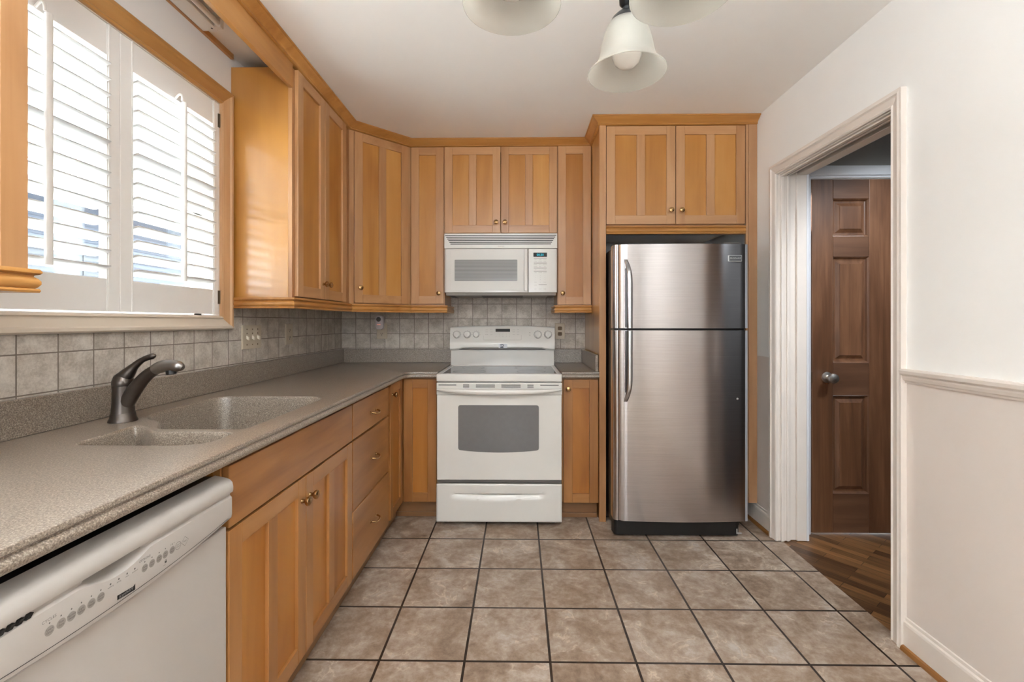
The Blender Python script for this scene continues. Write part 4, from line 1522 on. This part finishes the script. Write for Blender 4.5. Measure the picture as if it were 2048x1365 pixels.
bm = nb(); bx(bm, MX0, MX1, MYF, 3.085, 1.7165, 1.8175)
vg = obj('vent_grille', bm, M_WHITE, t, bevel=0.003)
bm = nb()
for k in range(6):
    z = 1.8035 - 0.0115 * k
    ins = 0.007 * k
    bx(bm, MX0 + 0.007 + ins, MX1 - 0.007 - ins, MYF - 0.0008, MYF + 0.01, z - 0.0024, z + 0.0024)
obj('grille_slots', bm, M_DARK, vg)
bm = nb(); text_into(bm, 'FRIGIDAIRE', lambda a, b, dd: (-0.117 + a, MYF - dd, 1.7285 + b), 0.0085, align='CENTER')
obj('lettering', bm, M_LIGHTPR, vg)
bm = nb()
# door: flat front, rounded left edge, vertical grip at the right
prism(bm, fillet([(MX0, 3.084), (MX0, MYF - 0.002), (0.0625, MYF - 0.002), (0.0625, 3.084)], [0.001, 0.03, 0.006, 0.001], 6), lambda p, q_, a: (p, q_, a), 1.4225, 1.7125)
mdr = obj('door', bm, M_WHITE, t, smooth=True)
bm = nb()
prism(bm, fillet([(0.036, MYF), (0.036, MYF - 0.02), (0.060, MYF - 0.02), (0.060, MYF)], [0.001, 0.012, 0.008, 0.001], 5), lambda p, q_, a: (p, q_, a), 1.432, 1.708)
obj('door_grip', bm, M_WHITE, mdr, smooth=True)
bm = nb(); prism(bm, rrect(-0.4549, 0.031, 1.4345, 1.7033, 0.006, 3), lambda p, q_, a: (p, a, q_), MYF - 0.0045, MYF)
obj('door_face', bm, M_WHITE2, mdr, bevel=0.001)
bm = nb(); prism(bm, rrect(-0.4278, -0.0085, 1.4982, 1.641, 0.006, 3), lambda p, q_, a: (p, a, q_), MYF - 0.0052, MYF - 0.001)
obj('door_window', bm, M_MWWIN, mdr)
bm = nb(); prism(bm, fillet([(0.0655, 3.084), (0.0655, MYF), (MX1, MYF), (MX1, 3.084)], [0.001, 0.004, 0.02, 0.001], 5), lambda p, q_, a: (p, q_, a), 1.4225, 1.7125)
mcp = obj('control_panel', bm, M_WHITE, t, smooth=True)
bm = nb(); prism(bm, rrect(0.0991, 0.1895, 1.6593, 1.6874, 0.002, 2), lambda p, q_, a: (p, a, q_), MYF - 0.001, MYF + 0.002)
dsp = obj('display', bm, M_DARK, mcp)
bm = nb(); text_into(bm, '00:30', lambda a, b, dd: (0.1445 + a, MYF - 0.0012 - dd, 1.6665 + b), 0.021, align='CENTER')
obj('display_digits', bm, M_CYAN, mcp)
bm = nb()
for a_, z in ((0.1016, 1.6512), (0.1016, 1.6179), (0.1016, 1.5837), (0.1016, 1.5641), (0.134, 1.4732)):
    bm = nb(); bx(bm, a_, 0.188, MYF - 0.0005, MYF, z - 0.0012, z + 0.0012)
    obj('panel_line', bm, M_GREYPR, mcp)
bm = nb()
mt = lambda s, x, z, size: text_into(bm, s, lambda a, b, dd: (x + a, MYF - 0.0003 - dd, z + b), size, align='CENTER')
for z, ws in ((1.6385, ('POP', 'BAKE', 'COOK')), (1.6265, ('CORN', 'POTATO', 'PIZZA')), (1.605, ('REHEAT', 'AUTO', 'DEFROST')), (1.592, ('SOFTEN', 'MELT', 'VEG')), (1.571, ('LESS', '', 'MORE')), (1.552, ('TIME', 'POWER', 'CLOCK')),
              (1.533, ('1', '2', '3')), (1.519, ('4', '5', '6')), (1.505, ('7', '8', '9')), (1.488, ('STOP', '0', 'START')), (1.468, ('CLEAR', '', '')), (1.442, ('FAN', 'LIGHT', 'TIMER'))):
    for x, s in zip((0.1128, 0.1445, 0.1755), ws):
        if s:
            mt(s, x, z, 0.0065)
obj('lettering', bm, M_LIGHTPR, mcp)

# ------------------------------------------------------------------ refrigerator
GX0, GX1, GYF = 0.5345, 1.284, 2.572
t = thing('refrigerator', 'stainless top-freezer refrigerator standing in the maple bay', 'refrigerator', (0.91, 2.98, 0))
bm = nb(); bx(bm, GX0 + 0.012, GX1 - 0.004, 2.665, 3.40, 0.045, 1.655)
obj('cabinet_body', bm, M_FRSIDE, t, bevel=0.004)


GMID, GRAD = (GX0 + GX1) / 2, 3.5


def gy_front(x):
    """the doors are slightly bowed"""
    return GYF - 0.018 + (x - GMID) ** 2 / (2 * GRAD)


def fdoor(z0, z1, name):
    prof = fillet([(GX0 + 0.002, 2.662), (GX0, GYF + 0.015), (GX0 + 0.03, gy_front(GX0 + 0.03))], [0.001, 0.022, 0.02], 6)[:-1]
    prof += [(GX0 + 0.05 + (GX1 - GX0 - 0.068) * i / 24, gy_front(GX0 + 0.05 + (GX1 - GX0 - 0.068) * i / 24)) for i in range(25)]
    prof += fillet([(GX1 - 0.018, gy_front(GX1 - 0.018)), (GX1, GYF + 0.012), (GX1 - 0.001, 2.662)], [0.001, 0.018, 0.001], 6)[7:]
    bm = nb()
    loft(bm, [[(p, q_, z) for p, q_ in prof] for z in (z0, z0 + 0.0001, z1 - 0.0001, z1)])
    return obj(name, bm, M_STEEL, t, smooth=True)


fz = fdoor(1.189, 1.660, 'freezer_door')
fd = fdoor(0.108, 1.1765, 'fridge_door')
for dr, z0, z1 in ((fz, 1.189, 1.660), (fd, 0.108, 1.1765)):
    bm = nb(); bx(bm, 0.5905, 0.5935, gy_front(0.592) - 0.0012, gy_front(0.592) + 0.001, z0, z1)
    obj('edge_strip', bm, M_STEELT, dr)


for dr, z0, z1 in ((fz, 1.189, 1.660), (fd, 0.108, 1.1765)):
    bm = nb()
    prism(bm, fillet([(GX1 - 0.016, GYF - 0.0005), (GX1 + 0.0015, GYF + 0.004), (GX1 + 0.0015, 2.655), (GX1 - 0.006, 2.655)], [0.002, 0.008, 0.001, 0.001], 5), lambda p, q_, a: (p, q_, a), z0 + 0.0005, z1 - 0.0005)
    obj('end_trim', bm, M_ENDTRIM, dr, smooth=True)


def fhandle(z_end, z_seam, dr):
    up = 1 if z_end > z_seam else -1
    bm = nb()
    L = abs(z_end - z_seam)
    rings = []
    for i in range(25):
        k = i / 24
        z = z_seam + up * L * k
        off = 0.052 * (1 - max(0, (k - 0.72) / 0.28) ** 2.2) + 0.002
        x = 0.612 - 0.012 * max(0, (k - 0.6) / 0.4) ** 2
        rx = 0.0145 - 0.004 * max(0, (k - 0.75) / 0.25)
        ry = 0.010
        rings.append([(x + rx * math.cos(a_), GYF - off + ry * math.sin(a_), z) for a_ in [2 * PI * j / 16 for j in range(16)]])
    loft(bm, rings)
    h = obj('door_handle', bm, M_STEELT, dr, smooth=True)
    bm = nb()
    za, zb2 = sorted((z_seam, z_end - up * 0.05))
    bx(bm, 0.5965, 0.602, GYF - 0.047, GYF - 0.003, za + 0.002, zb2)  # black strip between the handle bar and the door
    obj('handle_dark_strip', bm, M_BLACK, h)


fhandle(1.575, 1.191, fz)
fhandle(0.778, 1.175, fd)
bm = nb(); bx(bm, 1.168, 1.2435, GYF - 0.0115, GYF + 0.001, 1.562, 1.596)
bd = obj('badge_frame', bm, M_BADGEF, fz, bevel=0.0006)
bm = nb(); bx(bm, 1.1735, 1.2415, GYF - 0.0121, GYF - 0.0105, 1.5645, 1.594)
obj('badge_plate', bm, M_BADGE, bd)
bm = nb(); text_into(bm, 'FRIGIDAIRE', lambda a, b, dd: (1.2075 + a, GYF - 0.0123 - dd, 1.5755 + b), 0.0118, align='CENTER')
obj('badge_lettering', bm, M_BADGEF, bd)
bm = nb(); bx(bm, GX0 + 0.006, GX1 - 0.012, 2.60, 2.665, 1.1775, 1.188)
obj('door_gasket', bm, M_BLACK, t)
bm = nb(); prism(bm, fillet([(GX0 + 0.006, 2.67), (GX0 + 0.012, 2.61), (GX1 - 0.03, 2.61), (GX1 - 0.025, 2.67)], [0.002, 0.02, 0.02, 0.002], 5), lambda p, q_, a: (p, q_, a), 0.012, 0.104)
obj('kick_grille', bm, M_BLACK, t, bevel=0.004)
bm = nb(); bx(bm, GX1 - 0.12, GX1 - 0.02, 2.60, 2.70, 1.6605, 1.675)
obj('top_hinge', bm, M_GREYPR, t, bevel=0.003)
for a in (GX0 + 0.06, GX1 - 0.09):
    for yy in (2.72, 3.33):
        bm = nb(); lathe(bm, [(0.02, 0), (0.02, 0.048)], (a, yy, 0), n=14)
        obj('foot', bm, M_BLACK, t)
bm = nb(); lathe(bm, [(0.006, 0), (0.006, 0.002), (0, 0.003)], (1.222, gy_front(1.222), 0.795), (0, -1, 0), 14)
obj('screw_cap', bm, M_LIGHTPR, fd)
bm = nb(); bx(bm, GX1 - 0.05, GX1 - 0.02, 2.604, 2.609, 0.022, 0.03); bx(bm, GX1 - 0.05, GX1 - 0.044, 2.604, 2.609, 0.03, 0.05)
obj('leveling_tab', bm, M_LIGHTPR, t)


# ------------------------------------------------------------------ outlets and switches
def plate(name, label, cat, wall, u, z, wd, hg, kind, group=None):
    """wall 'back' faces -y, wall 'left' faces +x"""
    if wall == 'back':
        P = lambda a, n_, b: (u + a, YB - T - n_, z + b)
    else:
        P = lambda a, n_, b: (XL + T + n_, u + a, z + b)
    t = thing(name, label, cat, P(0, 0, 0), group)
    bm = nb(); loft(bm, [[P(p * s_, n_, q_ * s2) for p, q_ in ((-wd / 2, -hg / 2), (wd / 2, -hg / 2), (wd / 2, hg / 2), (-wd / 2, hg / 2))] for n_, s_, s2 in ((0, 1, 1), (0.003, 1, 1), (0.006, 0.95, 0.965))])
    obj('cover_plate', bm, M_IVORY, t)
    if kind == 'switch':
        for k in (-1, 0, 1):
            bm = nb()
            c = k * 0.046
            loft(bm, [[P(c + p, n_, dz + q_) for p, q_ in ((-0.005, -0.008), (0.005, -0.008), (0.005, 0.008), (-0.005, 0.008))] for n_, dz in ((0.005, 0.0), (0.014, -0.006), (0.017, -0.008))])
            obj('toggle', bm, M_IVORY2, t)
            for b_ in (-0.038, 0.038, 0.018):
                bm = nb(); o_ = P(c, 0.0055, b_)
                lathe(bm, [(0.004, 0), (0.0035, 0.0012), (0, 0.0014)], o_, (Vector(P(0, 1, 0)) - Vector(P(0, 0, 0))), 10)
                obj('screw', bm, M_HINGE, t)
    else:
        for b_ in ((-0.021, 0.021) if kind == 'duplex' else (-0.021, 0.021)):
            bm = nb()
            pl = fillet([(-0.016, -0.014), (0.016, -0.014), (0.016, 0.014), (-0.016, 0.014)], 0.009, 4)
            loft(bm, [[P(p, n_, b_ + q_) for p, q_ in pl] for n_ in (0.005, 0.0075)])
            so = obj('socket', bm, M_IVORY if kind == 'duplex' else M_HINGE, t)
            bm = nb()
            for a in (-0.006, 0.006):
                loft(bm, [[P(a + p, n_, b_ + 0.003 + q_) for p, q_ in ((-0.0014, -0.005), (0.0014, -0.005), (0.0014, 0.005), (-0.0014, 0.005))] for n_ in (0.006, 0.0079)])
            loft(bm, [[P(0.003 * math.cos(2 * PI * k / 10), n_, b_ - 0.008 + 0.003 * math.sin(2 * PI * k / 10)) for k in range(10)] for n_ in (0.006, 0.0079)])
            obj('socket_slots', bm, M_DARK, so)
    return t


plate('switch_plate', 'beige three-toggle switch plate on the tiles right of the window', 'switch', 'left', 2.268, 1.150, 0.165, 0.118, 'switch')
plate('wall_outlet', 'beige outlet plate on the left tiled wall beyond the triple switch', 'outlet', 'left', 2.637, 1.154, 0.078, 0.120, 'duplex')
plate('wall_outlet', 'beige outlet plate with a plug-in device covering its upper socket', 'outlet', 'back', -1.034, 1.155, 0.080, 0.118, 'duplex')
plate('wall_outlet', 'beige outlet plate with dark sockets just right of the range control panel', 'outlet', 'back', 0.311, 1.155, 0.075, 0.120, 'dark')
# plug-in device
px_, pz_ = -1.043, 1.2205
t = thing('plug_in_device', 'rounded white plug-in device on the outlet under the corner cabinet', 'plug-in', (px_, YB - T - 0.008, pz_))
Y0 = YB - T - 0.0085
bm = nb()
pl = rrect(-0.0305, 0.0305, -0.053, 0.053, 0.024, 6)
loft(bm, [[(px_ + p * s_, Y0 - n_, pz_ + q_ * s2) for p, q_ in pl] for n_, s_, s2 in ((0, 0.9, 0.94), (0.006, 1, 1), (0.026, 1, 1), (0.033, 0.94, 0.965), (0.036, 0.8, 0.88))])
pb = obj('housing', bm, plain('device_plastic', S(206, 198, 200), 0.4), t, smooth=True)
bm = nb(); lathe(bm, [(0.0175, 0), (0.0175, 0.0012), (0.015, 0.002), (0.0, 0.0022)], (px_ - 0.004, Y0 - 0.036, pz_ + 0.023), (0, -1, 0), 24)
obj('sensor', bm, M_GREYPR, t, smooth=True)
bm = nb()
for k in (-0.012, -0.002, 0.006):
    bx(bm, px_ + k - 0.003, px_ + k + 0.003, Y0 - 0.0366, Y0 - 0.036, pz_ - 0.018, pz_ - 0.0135)
obj('indicator_lights', bm, M_LED, t)

# ------------------------------------------------------------------ chandelier
ZR = 1.752


def unproj(px, py, z):
    a, b_ = (px - 1024) / 913.0, -(py - 644) / 913.0
    k = (z - CAMH) / b_
    c, s_ = math.cos(0.0144), math.sin(0.0144)
    return Vector(((a * c - s_) * k, (a * s_ + c) * k, z))


SH = [Vector((0.2285, 0.9680, ZR)), Vector((-0.0110, 0.7560, ZR)), Vector((0.2610, 0.7350, ZR))]
hub = (SH[0] + SH[1] + SH[2]) / 3
t = thing('chandelier', 'black iron chandelier with frosted bell shades hanging from the ceiling', 'chandelier', (hub.x, hub.y, ZC))
bm = nb()
lathe(bm, [(0, 1.90), (0.012, 1.905), (0.016, 1.92), (0.010, 1.935), (0.022, 1.95), (0.034, 1.975), (0.034, 2.0), (0.02, 2.02), (0.011, 2.04), (0.016, 2.06), (0.011, 2.08), (0.009, 2.12), (0.007, 2.14), (0.007, 2.43), (0.012, 2.432)], (hub.x, hub.y, 0), n=24)
obj('stem', bm, M_BLACKMET, t, smooth=True)
bm = nb(); lathe(bm, [(0.012, 2.43), (0.03, 2.435), (0.055, 2.45), (0.062, 2.468), (0.062, ZC - 0.0005)], (hub.x, hub.y, 0), n=32)
obj('canopy', bm, M_BLACKMET, t, smooth=True)
for c in SH:
    u = (c - hub); u.z = 0; R = u.length; u.normalize()
    bm = nb()
    ap = spline([hub + Vector((0, 0, 1.985 - ZR)) + u * 0.02, hub + u * (R * 0.45) + Vector((0, 0, 1.965 - ZR)), hub + u * (R * 0.85) + Vector((0, 0, 1.985 - ZR)), hub + u * R + Vector((0, 0, 1.965 - ZR)), hub + u * R + Vector((0, 0, 1.90 - ZR))], 8)
    tube(bm, ap, 0.007, 12)
    ar = obj('arm', bm, M_BLACKMET, t, smooth=True)
    bm = nb()
    lathe(bm, [(0.013, 1.93), (0.016, 1.915), (0.015, 1.898), (0.008, 1.890), (0.008, 1.884), (0.013, 1.880), (0.022, 1.875), (0.031, 1.866), (0.0355, 1.856), (0.0365, 1.853), (0.034, 1.853)], (c.x, c.y, 0), n=32)
    obj('shade_holder', bm, M_BLACKMET, ar, smooth=True)
    bm = nb()
    pr_ = [(0.030, 1.859), (0.036, 1.856), (0.042, 1.846), (0.048, 1.830), (0.0525, 1.812), (0.056, 1.794), (0.060, 1.779), (0.066, 1.767), (0.0735, 1.758), (0.081, 1.752)]
    inn = [(r - 0.003, z + 0.001) for r, z in pr_[::-1]]
    prof = pr_ + [(0.0815, 1.7505), (0.080, 1.7495)] + inn
    lathe(bm, prof, (c.x, c.y, 0), n=48)
    obj('bell_shade', bm, M_FROST, ar, smooth=True)
    bm = nb()
    lathe(bm, [(0.012, 1.862), (0.013, 1.845), (0.018, 1.835), (0.027, 1.818), (0.031, 1.800), (0.030, 1.785), (0.025, 1.773), (0.015, 1.765), (0, 1.762)], (c.x, c.y, 0), n=28)
    obj('light_bulb', bm, M_BULB, ar, smooth=True)
